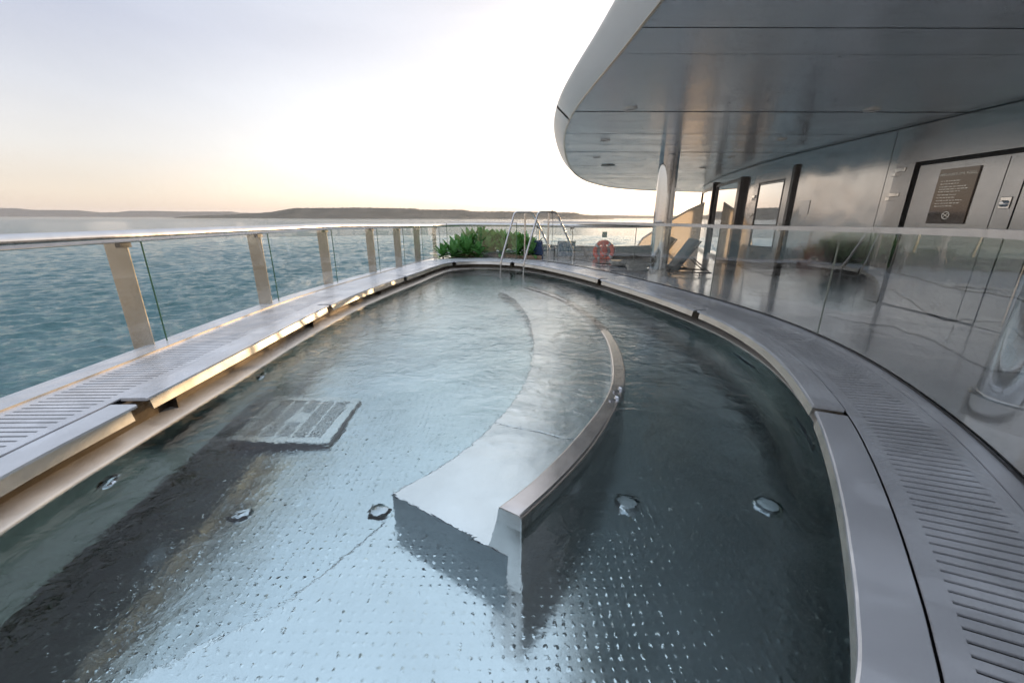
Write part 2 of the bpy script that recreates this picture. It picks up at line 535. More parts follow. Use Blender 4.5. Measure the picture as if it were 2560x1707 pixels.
# ------------------------------------------------------------------ mesh helpers
class MB:
    def __init__(s):
        s.v, s.f, s.m = [], [], []
        s.cur = 0

    def mat(s, i):
        s.cur = i
        return s

    def add(s, vs, fs):
        o = len(s.v)
        s.v += [tuple(x) for x in vs]
        for f in fs:
            s.f.append([o + i for i in f])
            s.m.append(s.cur)
        return s

    def box(s, c, size, rz=0.0, M=None):
        hx, hy, hz = size[0] / 2, size[1] / 2, size[2] / 2
        pts = [Vector((x * hx, y * hy, z * hz)) for z in (-1, 1) for y in (-1, 1) for x in (-1, 1)]
        rot = M if M is not None else Matrix.Rotation(rz, 3, 'Z')
        pts = [rot @ q + Vector(c) for q in pts]
        return s.add(pts, [(0, 2, 3, 1), (4, 5, 7, 6), (0, 1, 5, 4), (2, 6, 7, 3), (0, 4, 6, 2), (1, 3, 7, 5)])

    def prism(s, poly, z0, z1):
        n = len(poly)
        vs = [(x, y, z0) for x, y in poly] + [(x, y, z1) for x, y in poly]
        fs = [list(range(n))[::-1], list(range(n, 2 * n))] + [(i, (i + 1) % n, n + (i + 1) % n, n + i) for i in range(n)]
        return s.add(vs, fs)

    def sweep(s, pts, nrm, prof, closed=False, caps=True, zoff=None):
        """prof: closed ring of (offset along the normal, z)"""
        k = len(prof)
        vs, fs = [], []
        for i, (q, n) in enumerate(zip(pts, nrm)):
            dz = zoff[i] if zoff else 0
            for o, z in prof:
                vs.append((q[0] + n[0] * o, q[1] + n[1] * o, z + dz))
        N = len(pts)
        for i in range(N if closed else N - 1):
            a, b = i * k, ((i + 1) % N) * k
            for j in range(k):
                j2 = (j + 1) % k
                fs.append((a + j, b + j, b + j2, a + j2))
        if caps and not closed:
            fs.append(list(range(k))[::-1])
            fs.append([(N - 1) * k + j for j in range(k)])
        return s.add(vs, fs)

    def sheet(s, pts, nrm, prof, closed=False):
        k = len(prof)
        vs, fs = [], []
        for q, n in zip(pts, nrm):
            for o, z in prof:
                vs.append((q[0] + n[0] * o, q[1] + n[1] * o, z))
        N = len(pts)
        for i in range(N if closed else N - 1):
            a, b = i * k, ((i + 1) % N) * k
            for j in range(k - 1):
                fs.append((a + j, b + j, b + j + 1, a + j + 1))
        return s.add(vs, fs)

    def tube(s, path, r, n=12, sx=1.0, caps=True):
        path = [Vector(q) for q in path]
        vs, fs = [], []
        N = len(path)
        ref = None
        for i, q in enumerate(path):
            d = (path[min(i + 1, N - 1)] - path[max(i - 1, 0)]).normalized()
            if ref is None:
                ref = Vector((0, 0, 1)) if abs(d.z) < .9 else Vector((1, 0, 0))
            a = d.cross(ref).normalized()
            b = a.cross(d).normalized()
            ref = b
            for j in range(n):
                t_ = 2 * math.pi * j / n
                vs.append(q + a * (math.cos(t_) * r * sx) + b * (math.sin(t_) * r))
        for i in range(N - 1):
            for j in range(n):
                j2 = (j + 1) % n
                fs.append((i * n + j, i * n + j2, (i + 1) * n + j2, (i + 1) * n + j))
        if caps:
            fs.append(list(range(n))[::-1])
            fs.append([(N - 1) * n + j for j in range(n)])
        return s.add(vs, fs)

    def lathe(s, prof, c, n=24, M=None):
        vs, fs = [], []
        k = len(prof)
        for j in range(n):
            t_ = 2 * math.pi * j / n
            for r, z in prof:
                q = Vector((r * math.cos(t_), r * math.sin(t_), z))
                if M is not None:
                    q = M @ q
                vs.append(q + Vector(c))
        for j in range(n):
            j2 = (j + 1) % n
            for i in range(k - 1):
                fs.append((j * k + i, j2 * k + i, j2 * k + i + 1, j * k + i + 1))
        if prof[0][0] > 1e-6:
            fs.append([j * k for j in range(n)][::-1])
        if prof[-1][0] > 1e-6:
            fs.append([j * k + k - 1 for j in range(n)])
        return s.add(vs, fs)

    def torus(s, c, R0, r, M, n=40, k=14, a0=0, a1=2 * math.pi, mat=None):
        vs, fs = [], []
        for i in range(n):
            t_ = 2 * math.pi * i / n
            for j in range(k):
                u = 2 * math.pi * j / k
                q = Vector(((R0 + r * math.cos(u)) * math.cos(t_), (R0 + r * math.cos(u)) * math.sin(t_), r * math.sin(u)))
                vs.append(M @ q + Vector(c))
        for i in range(n):
            for j in range(k):
                fs.append((i * k + j, ((i + 1) % n) * k + j, ((i + 1) % n) * k + (j + 1) % k, i * k + (j + 1) % k))
        return s.add(vs, fs)

    def build(s, name, mats, parent=None, smooth=False, bevel=0.0, fix=True, seg=2, angle=40):
        me = bpy.data.meshes.new(name)
        bm = bmesh.new()
        bv = [bm.verts.new(q) for q in s.v]
        for f, mi in zip(s.f, s.m):
            try:
                fc = bm.faces.new([bv[i] for i in f])
                fc.material_index = mi
                fc.smooth = smooth
            except ValueError:
                pass
        bmesh.ops.remove_doubles(bm, verts=bm.verts[:], dist=1e-6)
        if fix:
            bmesh.ops.recalc_face_normals(bm, faces=bm.faces[:])
        if bevel:
            ed = [e for e in bm.edges if len(e.link_faces) == 2 and e.calc_face_angle(0) > R(35)]
            bmesh.ops.bevel(bm, geom=ed, offset=bevel, segments=seg, affect='EDGES', profile=.5, clamp_overlap=True)
        bm.to_mesh(me)
        bm.free()
        if smooth:
            try:
                me.set_sharp_from_angle(angle=R(angle))
            except Exception:
                pass
        for mm in (mats if isinstance(mats, (list, tuple)) else [mats]):
            me.materials.append(mm)
        o = bpy.data.objects.new(name, me)
        COL.objects.link(o)
        if parent is not None:
            o.parent = parent
            o.matrix_parent_inverse = parent.matrix_world.inverted()
        return o


def tag(o, label, cat, group=None):
    o['label'] = label
    o['category'] = cat
    if group:
        o['group'] = group
    return o


def struct(o):
    o['kind'] = 'structure'
    return o


def thing(name, label, cat, loc=(0, 0, 0), group=None):
    o = bpy.data.objects.new(name, None)
    o.empty_display_size = .1
    COL.objects.link(o)
    o.matrix_world = Matrix.Translation(loc)
    o.location = loc
    return tag(o, label, cat, group)


def catmull(P, per=16, closed=True):
    out = []
    n = len(P)
    P = [Vector((q[0], q[1])) for q in P]
    for i in range(n if closed else n - 1):
        if closed:
            a, b, c, d = P[i - 1], P[i], P[(i + 1) % n], P[(i + 2) % n]
        else:
            a, b, c, d = P[max(i - 1, 0)], P[i], P[i + 1], P[min(i + 2, n - 1)]
        # centripetal
        ta = 0
        tb = ta + max((b - a).length, 1e-4) ** .5
        tcc = tb + max((c - b).length, 1e-4) ** .5
        td = tcc + max((d - c).length, 1e-4) ** .5
        for k in range(per):
            t_ = tb + (tcc - tb) * k / per
            A1 = a * ((tb - t_) / (tb - ta)) + b * ((t_ - ta) / (tb - ta))
            A2 = b * ((tcc - t_) / (tcc - tb)) + c * ((t_ - tb) / (tcc - tb))
            A3 = c * ((td - t_) / (td - tcc)) + d * ((t_ - tcc) / (td - tcc))
            B1 = A1 * ((tcc - t_) / (tcc - ta)) + A2 * ((t_ - ta) / (tcc - ta))
            B2 = A2 * ((td - t_) / (td - tb)) + A3 * ((t_ - tb) / (td - tb))
            out.append(B1 * ((tcc - t_) / (tcc - tb)) + B2 * ((t_ - tb) / (tcc - tb)))
    if not closed:
        out.append(P[-1])
    return out


def resample(pts, n, closed=True):
    L = [0]
    q = pts + ([pts[0]] if closed else [])
    for a, b in zip(q, q[1:]):
        L.append(L[-1] + (b - a).length)
    tot = L[-1]
    out, j = [], 0
    m = n if closed else n - 1
    for i in range(n):
        s_ = tot * i / m
        while j < len(L) - 2 and L[j + 1] < s_:
            j += 1
        f_ = (s_ - L[j]) / max(L[j + 1] - L[j], 1e-9)
        out.append(q[j].lerp(q[j + 1], min(1, max(0, f_))))
    return out, tot


def normals(pts, closed=True):
    """right-hand normal of the direction of travel: outward for a counter-clockwise loop"""
    out = []
    n = len(pts)
    for i in range(n):
        a = pts[i - 1] if (closed or i > 0) else pts[0]
        b = pts[(i + 1) % n] if (closed or i < n - 1) else pts[-1]
        d = (b - a).normalized()
        out.append(Vector((d.y, -d.x)))
    return out


# ------------------------------------------------------------------ sea and hills
SEA = -12.0
import numpy as np


def build_sea():
    rs = np.random.RandomState(5)
    n1, n2, NA = 760, 150, 900
    NR = n1 + n2
    r = np.concatenate([22.0 * np.exp(np.linspace(0, math.log(320 / 22.0), n1)), 320 * np.exp(np.linspace(0, math.log(24000 / 320.0), n2 + 1))[1:]])
    a = np.radians(np.linspace(-85, 75, NA))
    rr, aa = np.meshgrid(r, a, indexing='ij')
    X, Y = rr * np.sin(aa), rr * np.cos(aa)
    cell = np.maximum(np.gradient(r)[:, None] * np.ones_like(rr), rr * math.radians(160) / NA)
    Z = np.full_like(X, SEA)
    dX, dY = np.zeros_like(X), np.zeros_like(Y)
    for k in range(60):
        lam = .55 * (5.5 / .55) ** (rs.rand() ** 1.1)
        th_ = R(-68) + rs.randn() * .42
        kx, ky = math.cos(th_) * 2 * math.pi / lam, math.sin(th_) * 2 * math.pi / lam
        amp = .0105 * lam ** .95 * rs.uniform(.6, 1.3)
        ph = kx * X + ky * Y + rs.uniform(0, 6.28)
        fade = np.clip((lam / cell - 2.2) / 2.5, 0, 1)
        env = amp * fade
        Z += env * np.sin(ph)
        dX += -.9 * env * math.cos(th_) * np.cos(ph)
        dY += -.9 * env * math.sin(th_) * np.cos(ph)
    V = np.stack([X - dX, Y - dY, Z], -1).reshape(-1, 3).astype(np.float32)
    ii = np.arange(NR * NA).reshape(NR, NA)
    F = np.stack([ii[:-1, :-1], ii[1:, :-1], ii[1:, 1:], ii[:-1, 1:]], -1).reshape(-1, 4)[:, ::-1].astype(np.int32)
    me = bpy.data.meshes.new('sea_water')
    me.vertices.add(len(V))
    me.vertices.foreach_set('co', V.ravel())
    me.loops.add(F.size)
    me.loops.foreach_set('vertex_index', np.ascontiguousarray(F).ravel())
    me.polygons.add(len(F))
    me.polygons.foreach_set('loop_start', np.arange(0, F.size, 4, dtype=np.int32))
    me.polygons.foreach_set('use_smooth', np.ones(len(F), dtype=bool))
    me.update(calc_edges=True)
    me.validate()
    me.materials.append(M_SEA)
    o = bpy.data.objects.new('sea_water', me)
    COL.objects.link(o)
    return struct(o)


sea = build_sea()


def hill(name, prof, dist, depth, mat, seed, rough):
    rnd = random.Random(seed)
    prof = [(float(a), float(b)) for a, b in prof]
    x0, x1 = prof[0][0], prof[-1][0]
    n = 260
    mb = MB()
    rows = 10
    vs, fs = [], []
    crest = []
    for i in range(n + 1):
        x = x0 + (x1 - x0) * i / n
        for (a, ha), (b, hb) in zip(prof, prof[1:]):
            if a <= x <= b:
                h = ha + (hb - ha) * (x - a) / (b - a)
                break
        crest.append((x, h + 12 if False else h))
    for r in range(rows + 1):
        q = r / rows
        for i, (x, h) in enumerate(crest):
            H = h - SEA
            pz = min(1, (q / .62)) if q < .62 else 1.0
            zz = SEA - 1 + (H + 1) * (pz ** 1.25)
            if 0 < q:
                zz += (rnd.random() - .5) * rough * (1 if q > .5 else .8)
            k = 1 + (depth * q) / dist
            wob = .985 + .010 * math.sin(i * .21 + seed) + .005 * math.sin(i * .67 + seed * 2)
            vs.append((x * k, dist * (1 if q > .1 else wob) + depth * q, zz))
    W = n + 1
    for r in range(rows):
        for i in range(n):
            fs.append((r * W + i, r * W + i + 1, (r + 1) * W + i + 1, (r + 1) * W + i))
    mb.add(vs, fs)
    return struct(mb.build(name, mat, smooth=True))


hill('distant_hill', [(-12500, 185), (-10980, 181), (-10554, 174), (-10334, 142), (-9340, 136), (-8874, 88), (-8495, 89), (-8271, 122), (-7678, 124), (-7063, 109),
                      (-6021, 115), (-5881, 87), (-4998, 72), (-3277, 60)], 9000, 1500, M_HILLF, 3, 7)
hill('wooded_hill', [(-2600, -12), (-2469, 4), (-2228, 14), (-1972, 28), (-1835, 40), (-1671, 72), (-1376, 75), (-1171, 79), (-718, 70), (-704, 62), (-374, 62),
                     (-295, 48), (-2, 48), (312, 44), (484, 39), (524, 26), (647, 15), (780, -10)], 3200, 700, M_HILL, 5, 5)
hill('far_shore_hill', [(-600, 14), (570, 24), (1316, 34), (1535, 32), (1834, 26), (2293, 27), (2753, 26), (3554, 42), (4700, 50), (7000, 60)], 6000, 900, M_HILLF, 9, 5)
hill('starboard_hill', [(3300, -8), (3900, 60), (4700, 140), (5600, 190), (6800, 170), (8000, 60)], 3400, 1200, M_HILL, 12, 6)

# ------------------------------------------------------------------ pool outline (inner edge of the coping)
CP = [(-.35, .12), (.45, .38), (.98, .79), (1.18, 1.03), (1.36, 1.28), (1.55, 1.56), (1.83, 2.01), (2.10, 2.51), (2.43, 3.35), (2.60, 4.07),
      (2.65, 5.0), (2.50, 6.1), (2.13, 7.6), (1.57, 9.26), (.65, 11.1), (.0, 11.85), (-.73, 12.22), (-1.4, 12.15), (-1.82, 11.75), (-2.05, 10.9), (-2.25, 9.54),
      (-2.50, 8.0), (-2.66, 6.7), (-2.71, 5.4), (-2.66, 3.6), (-2.63, 2.5), (-2.60, 1.74), (-2.45, .9), (-1.95, .3), (-1.2, .08)]
P0, PLEN = resample(catmull(CP, 20), 720)
N0 = normals(P0)
for _ in range(3):
    N0 = [((N0[i - 1] + N0[i] * 2 + N0[(i + 1) % 720]) / 4).normalized() for i in range(720)]
STEP = PLEN / 720


def near_idx(x, y):
    return min(range(720), key=lambda i: (P0[i].x - x) ** 2 + (P0[i].y - y) ** 2)


def seg(i0, i1):
    """indices from i0 to i1 going round with the curve"""
    if i1 <= i0:
        i1 += 720
    ix = [i % 720 for i in range(i0, i1 + 1)]
    return [P0[i] for i in ix], [N0[i] for i in ix]


def off(i, o):
    return (P0[i % 720].x + N0[i % 720].x * o, P0[i % 720].y + N0[i % 720].y * o)


JUT = [-.035 - .09 * n.x for n in N0]
PQ = [P0[i] - N0[i] * JUT[i] for i in range(720)]


def wall_pt(i, o):
    return (PQ[i % 720].x + N0[i % 720].x * o, PQ[i % 720].y + N0[i % 720].y * o)


WL = -.25     # water level
FL = -.95     # deep floor
FH = -.87     # raised floor

pool = thing('swimming_pool', 'large egg shaped stainless steel pool with clear water sunk in the ship deck', 'pool', (0, 6, WL))
# basin wall and overflow lip
mb = MB()
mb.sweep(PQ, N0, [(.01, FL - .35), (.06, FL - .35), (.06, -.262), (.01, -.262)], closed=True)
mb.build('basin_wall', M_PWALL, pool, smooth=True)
mb = MB()
mb.sweep(PQ, N0, [(-.006, -.262), (.16, -.25), (.16, -.196), (.008, -.232), (-.006, -.242)], closed=True)
mb.build('overflow_lip', M_LIP, pool, smooth=True)
mb = MB()
mb.sweep(PQ, N0, [(.145, -.232), (.165, -.232), (.165, -.03), (.145, -.03)], closed=True)
mb.build('gutter_wall', M_RECESS, pool, smooth=True)
for k in range(10, 720, 60):
    for d in (0,):
        i = (k + d) % 720
        q, n = PQ[i], N0[i]
        mb = MB()
        mb.box((q.x + n.x * .115, q.y + n.y * .115, -.148), (.06, .010, .14), math.atan2(n.y, n.x))
        mb.build('gutter_bracket', M_RECESS, pool)
# floor
poly = [wall_pt(i, .03) for i in range(0, 720, 4)]
mb = MB()
floor_poly = poly
# raised front floor
i_near = near_idx(-2.1, .42)
i_far = near_idx(.35, 11.5)
edge = [(.30, 10.2), (.62, 8.8), (1.0, 7.6), (1.18, 6.2), (1.2, 5.2), (1.1, 4.0), (.8, 3.1), (.3, 2.6), (-.35, 2.35), (-.81, 2.10), (-1.15, 1.56), (-1.39, 1.35), (-1.64, 1.16), (-1.95, .9)]
poly = edge[:]
k = i_near
while True:
    poly.append(wall_pt(k, .03))
    if k % 720 == i_far:
        break
    k += 1
mb.prism(poly, FL - .3, FH)
fl = mb.build('pool_floor', M_PFLOOR, pool)
bm = bmesh.new()
bm.from_mesh(fl.data)
fc = bm.faces.new([bm.verts.new((x, y, 0)) for x, y in floor_poly])
bm.normal_update()
new_v = list(fc.verts)
for yc in (1.2, 1.7, 2.2, 2.7, 3.1, 3.4, 3.7, 4.0, 4.3, 4.6, 5.0, 5.5):
    fl0 = [f for f in bm.faces if all(abs(q.co.z) < 1e-6 for q in f.verts)]
    geo = fl0 + list({e for f in fl0 for e in f.edges}) + list({q for f in fl0 for q in f.verts})
    bmesh.ops.bisect_plane(bm, geom=geo, plane_co=(0, yc, 0), plane_no=(0, 1, 0))
for xc in (-.80, -.9, -1.0, -1.15, -1.3, -1.45, -1.6, -1.75, -1.9, -2.05, -2.2, -2.35, -2.5):
    fl0 = [f for f in bm.faces if all(abs(q.co.z) < 1e-6 for q in f.verts)]
    geo = fl0 + list({e for f in fl0 for e in f.edges}) + list({q for f in fl0 for q in f.verts})
    bmesh.ops.bisect_plane(bm, geom=geo, plane_co=(xc, 0, 0), plane_no=(1, 0, 0))
for v_ in bm.verts:
    if abs(v_.co.z) < 1e-6:
        t_ = min(1, max(0, (v_.co.y - 2.4) / 2.2))
        v_.co.z = FL + .04 - .048 * max(0.0, -.80 - v_.co.x) ** 2 * (1 - t_ * t_ * (3 - 2 * t_))
for f in bm.faces:
    f.smooth = True
bmesh.ops.triangulate(bm, faces=[f for f in bm.faces if len(f.verts) > 4])
bm.to_mesh(fl.data)
bm.free()
fl.data.set_sharp_from_angle(angle=R(20))

ed_, _l = resample(catmull(edge[9:], 10, False), 40, False)
mb = MB()
mb.tube([(q.x, q.y, FH - .003) for q in ed_], .006, 8)
mb.build('step_edge', M_PBENCH, pool, smooth=True)

# divider: curved backrest wall that rises out of the water
DI = [(-.07, 1.69), (.11, 1.90), (.38, 2.30), (.59, 2.66), (.73, 2.92), (.885, 3.30), (1.05, 3.95), (1.20, 4.90), (1.22, 5.65), (1.12, 7.0), (.82, 8.1), (.30, 9.1)]
DO = [(.05, 1.615), (.27, 1.895), (.51, 2.25), (.76, 2.72), (1.0, 3.27), (1.14, 3.74), (1.275, 4.45), (1.345, 5.25), (1.33, 6.0), (1.22, 7.2), (.92, 8.3), (.40, 9.25)]
di, _ = resample(catmull(DI, 16, False), 90, False)
do, _ = resample(catmull(DO, 16, False), 90, False)
vs, fs = [], []
K = 8
for i in range(90):
    a, b = di[i], do[i]
    y = (a.y + b.y) / 2
    if y < 3.3:
        z = -.155 - .025 * (y - 1.65) / 1.65
    else:
        z = -.18 - .074 * min(1, (y - 3.3) / 2.2) - .17 * max(0, min(1, (y - 5.5) / 2.0))
    w_ = (b - a)
    for s_, dz in ((-.95, None), (0, -.016), (.03, -.006), (.12, 0), (.86, -.002), (.96, -.009), (1, -.022), (1, None)):
        q = a + w_ * s_
        vs.append((q.x, q.y, FL - .03 if dz is None else z + dz))
for i in range(89):
    for j in range(K):
        fs.append((i * K + j, i * K + (j + 1) % K, (i + 1) * K + (j + 1) % K, (i + 1) * K + j))
fs.append(list(range(K)))
fs.append([89 * K + j for j in range(K)][::-1])
mb = MB()
mb.add(vs, fs)
dv = mb.build('bench_backrest', [M_RIM], pool, smooth=True, angle=25, bevel=.006)
# underwater bench
bl, _ = resample(catmull([(-.76, 2.12), (-.40, 2.53), (-.06, 3.18), (.12, 3.75), (.24, 4.5), (.29, 5.5), (.24, 6.6), (.05, 7.8), (-.3, 8.8)], 14, False), 60, False)
dm, _ = resample([(a + b) / 2 for a, b in zip(di, do)], 60, False)
dm[0] = Vector((-.02, 1.655))
mb = MB()
BT = -.55
for s0, s1 in ((0, 9), (9, 59)):
    g_ = .004
    ring = [bl[i] for i in range(s0, s1 + 1)] + [dm[i] for i in range(s1, s0 - 1, -1)]
    if s0:
        d_ = (bl[s0 + 1] - bl[s0]).normalized() * g_
        ring[0] = ring[0] + d_
        ring[-1] = ring[-1] + d_
    mb.prism([(q.x, q.y) for q in ring], FL - .03, BT)
bn = mb.build('bench', [M_PBENCH, M_PBENCH_SHADE], pool, bevel=.008)
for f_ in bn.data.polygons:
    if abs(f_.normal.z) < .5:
        f_.material_index = 1  # upright faces get the shaded copy of the bench steel
# floor grille
gr = MB()
gx0, gx1, gy0, gy1, gz = -2.36, -1.53, 2.90, 3.68, -.865
gr.box(((gx0 + gx1) / 2, (gy0 + gy1) / 2, (FL - .2 + gz) / 2 - .01), (gx1 - gx0, gy1 - gy0, gz - FL + .18))
grille = gr.build('floor_grille', M_DARKST, pool)
gr = MB()
cxg, cyg = (gx0 + gx1) / 2, (gy0 + gy1) / 2
for x in (gx0 + .04, gx1 - .04):
    gr.box((x, cyg, gz), (.08, gy1 - gy0, .022))
for y in (gy0 + .04, gy1 - .04):
    gr.box((cxg, y, gz), (gx1 - gx0 - .16, .08, .021))
for j in range(1, 5):
    gr.box((gx0 + .08 + (gx1 - gx0 - .16) * j / 5, cyg, gz), (.022, gy1 - gy0 - .16, .020))
for j in range(30):
    gr.box((cxg, gy0 + .09 + (gy1 - gy0 - .18) * (j + .5) / 30, gz - .002), (gx1 - gx0 - .16, .010, .014))
gr.box((cxg, cyg, gz + .004), (.17, .17, .024))
gr.build('grille_frame', M_PBENCH, grille)
# jets on the floor and in the walls
for (x, y, z) in ((-1.79, 2.17, FL - .02), (-.88, 2.20, FL + .03)):
    mb = MB()
    mb.lathe([(.075, 0), (.075, .018), (.055, .045), (.02, .052), (0, .052)], (x, y, z), 20)
    mb.build('floor_jet', M_POLISH, pool, smooth=True)
for (x, y) in ((.78, 2.25), (1.70, 2.2)):
    mb = MB()
    mb.lathe([(.085, 0), (.085, .02), (.07, .026)], (x, y, FH), 20)
    lt = mb.build('pool_light', M_POLISH, pool, smooth=True)
    mb = MB()
    mb.lathe([(.066, .02), (.05, .034), (0, .038)], (x, y, FH), 20)
    mb.build('lens', M_LENS, lt, smooth=True)


def wall_slot(x, y, ln, hz, zc, name='wall_jet'):
    i = near_idx(x, y)
    k = int(ln / STEP / 2) + 1
    ix = [m % 720 for m in range(i - k, i + k + 1)]
    pts, nrm = [PQ[m] for m in ix], [N0[m] for m in ix]
    mb = MB()
    mb.sweep(pts, nrm, [(0.004, zc - hz), (.03, zc - hz), (.03, zc + hz), (0.004, zc + hz)])
    o = mb.build(name, M_BLACK, pool)
    mb = MB()
    mb.sweep(pts, nrm, [(0.002, zc + hz), (.03, zc + hz), (.03, zc + hz + .012), (0.002, zc + hz + .012)])
    mb.sweep(pts, nrm, [(0.002, zc - hz - .012), (.03, zc - hz - .012), (.03, zc - hz), (0.002, zc - hz)])
    mb.build('slot_rim', M_PBENCH, o)
    return o


for (x, y) in ((2.30, 2.95), (1.60, 1.55), (2.70, 4.5), (2.6, 5.9), (2.2, 7.6)):
    wall_slot(x, y, .48, .06, WL - .40)
for (x, y) in ((-2.6, 2.15), (-2.66, 3.85)):
    i = near_idx(x, y)
    a = math.atan2(-N0[i].y, -N0[i].x)
    Mr = Matrix.Rotation(a, 3, 'Z') @ Matrix.Rotation(math.pi / 2, 3, 'Y')
    mb = MB()
    mb.lathe([(.07, 0), (.07, .012), (.045, .02), (.04, .006), (0, .006)], (*wall_pt(i, .012), WL - .27), 20, Mr)
    mb.build('wall_jet', M_POLISH, pool, smooth=True)
# two air valves on the backrest
for (x, y) in ((.87, 2.98), (.945, 3.16)):
    mb = MB()
    mb.lathe([(.033, 0), (.033, .012), (.026, .016)], (x, y, -.182), 20)
    mb.lathe([(.022, .016), (.026, .034), (.018, .042), (0, .043)], (x, y, -.182), 20)
    mb.box((x - .045, y - .02, -.17), (.07, .02, .012), .5)
    mb.build('air_valve', M_POLISH, pool, smooth=True)

# water body
mb = MB()
poly = [wall_pt(i, .025) for i in range(0, 720, 3)]
mb.prism(poly, FL - .5, WL)
wt = mb.build('pool_water', M_WATER)
bm = bmesh.new()
bm.from_mesh(wt.data)
bmesh.ops.triangulate(bm, faces=[f for f in bm.faces if len(f.verts) > 4])
bm.to_mesh(wt.data)
bm.free()
struct(wt)

# ------------------------------------------------------------------ pool surround: coping, gratings, edge strips
sur = thing('pool_surround', 'brushed steel coping and slotted drain gratings running around the pool', 'pool surround', (0, 6, 0))
cuts = [near_idx(*q) for q in ((.45, .38), (2.09, 2.50), (2.62, 5.5), (1.84, 8.5), (.0, 11.85), (-1.72, 11.9), (-2.36, 8.85), (-2.70, 5.8), (-2.63, 2.58), (-1.95, .3))]
hoff = [0, .012, .004, .010, 0, .006, .010, .012, 0, .004]
for a, b, h in zip(cuts, cuts[1:] + cuts[:1], hoff):
    pts, nrm = seg((a + 1) % 720, (b - 1) % 720)
    z = h - .006
    mb = MB()
    mb.sweep(pts, nrm, [(-.004, z - .024), (.176, z - .024), (.176, z - .003), (.173, z), (0.004, z), (-.004, z - .007)])
    cp = mb.build('coping_panel', M_COP, sur, smooth=True, angle=30)
    mb = MB()
    p2, n2 = seg((a + 2) % 720, (b - 2) % 720)
    mb.sweep(p2, n2, [(-.002, z - .105), (.012, z - .105), (.030, z - .024), (.014, z - .024)])
    mb.build('fascia', M_FASC, cp, smooth=True, angle=30)

# gratings: right side and left side
def grating(i0, i1, o0, o1, bars, skew):
    pts, nrm = seg(i0, i1)
    N = len(pts)
    mb = MB()
    z0, z1 = -.010, 0.0
    bi, bo = o0 + .075, o1 - .075
    if not bars:
        mb.sweep(pts, nrm, [(o0, z0), (o1, z0), (o1, z1), (o0, z1)])
        return mb.build('grating_panel', M_GRATE, sur, smooth=True, angle=30)
    mb.sweep(pts, nrm, [(o0, z0), (bi, z0), (bi, z1), (o0, z1)])
    mb.sweep(pts, nrm, [(bo, z0), (o1, z0), (o1, z1), (bo, z1)])
    L = (N - 1) * STEP
    sk = skew * (bo - bi)

    def pt(s_, o):
        s_ = min(max(s_, 0), L)
        f_ = s_ / STEP
        i = int(f_)
        f_ -= i
        i2 = min(i + 1, N - 1)
        q = pts[i].lerp(pts[i2], f_)
        n = nrm[i].lerp(nrm[i2], f_)
        return (q.x + n.x * o, q.y + n.y * o)
    pitch, slot = .052, .015
    s_ = -abs(sk)
    lim = L + abs(sk)
    while s_ < lim:
        a0, a1 = s_, s_ + pitch - slot
        quad = [pt(a0, bi), pt(a1, bi), pt(a1 + sk, bo), pt(a0 + sk, bo)]
        if (Vector(quad[0]) - Vector(quad[1])).length > .004 or (Vector(quad[2]) - Vector(quad[3])).length > .004:
            mb.prism(quad, z0, z1)
        s_ += pitch
    # blank end plates where the skew leaves no slots
    o_ = mb.build('grating_panel', M_GRATE, sur, smooth=False)
    return o_


def grating_run(i0, i1, per, o0, o1, bars, skew):
    if i1 <= i0:
        i1 += 720
    n = max(1, round((i1 - i0) / per))
    for k in range(n):
        a = i0 + (i1 - i0) * k // n
        b = i0 + (i1 - i0) * (k + 1) // n
        g0 = grating(a % 720, (b) % 720, o0 + .003, o1 - .003, bars, skew)


R0 = near_idx(.45, .38)
R1 = near_idx(2.36, 6.75)
L0 = near_idx(-2.69, 6.5)
L1 = near_idx(-1.95, .3)
grating_run(R0, R1, 52, .182, .672, True, 0.2)
RM = near_idx(.5, 11.3)
grating_run(R1, RM, 70, .182, .672, False, 0)
grating_run(RM, L0, 70, .182, .79, False, 0)
grating_run(L0, L1, 52, .182, .79, True, 0.0)
# tray under the slots
mb = MB()
mb.sweep(P0, N0, [(.185, -.045), (.80, -.045), (.80, -.035), (.185, -.035)], closed=True)
mb.build('drain_tray', M_BLACK, sur)
# outer edge strips
pts, nrm = seg(near_idx(-.3, .12), near_idx(.5, 11.3))
mb = MB()
mb.sweep(pts, nrm, [(.675, -.02), (.80, -.02), (.80, .003), (.675, .003)])
mb.build('edge_strip', M_COP, sur, smooth=True, angle=30)
pts, nrm = seg(near_idx(-2.15, 10.2), near_idx(-1.6, .15))
mb = MB()
mb.sweep(pts, nrm, [(.795, -.02), (1.02, -.02), (1.02, .010), (.795, .010)])
mb.build('edge_strip', M_COP, sur, smooth=True, angle=30)
mb = MB()
mb.sweep(pts, nrm, [(.786, -.01), (.7945, -.01), (.7945, .012), (.786, .012)])
mb.build('gold_tint_strip', M_GOLD, sur, smooth=True, angle=30)  # sun caught on the plate edge, put into the strip's gold colour

# ------------------------------------------------------------------ ship deck around the pool
RAIL = [(-3.05, -3.2), (-3.35, -.8), (-3.55, 1.0), (-3.60, 2.57), (-3.62, 3.7), (-3.61, 4.9), (-3.58, 5.95), (-3.48, 7.9), (-3.18, 9.6), (-2.85, 11.2), (-2.62, 12.6), (-2.25, 13.9),
        (-1.4, 14.6), (-.2, 14.6), (1.0, 13.9), (2.2, 13.3), (3.4, 13.1), (4.6, 13.6), (6.0, 15.5)]
RP, RL = resample(catmull(RAIL, 20, False), 500, False)
RN = normals(RP, False)
RN = [-n if n.dot(Vector((-1, .0)) if q.y < 12 else Vector((0, 1))) < 0 else n for q, n in zip(RP, RN)]
outline = [q for q in RP] + [Vector(q) for q in ((8.2, 18.2), (10, 20), (10, -6), (-2.6, -6))]
oq, _ = resample([Vector((q.x, q.y)) for q in outline], 1440)
ctr = Vector((0, 6))
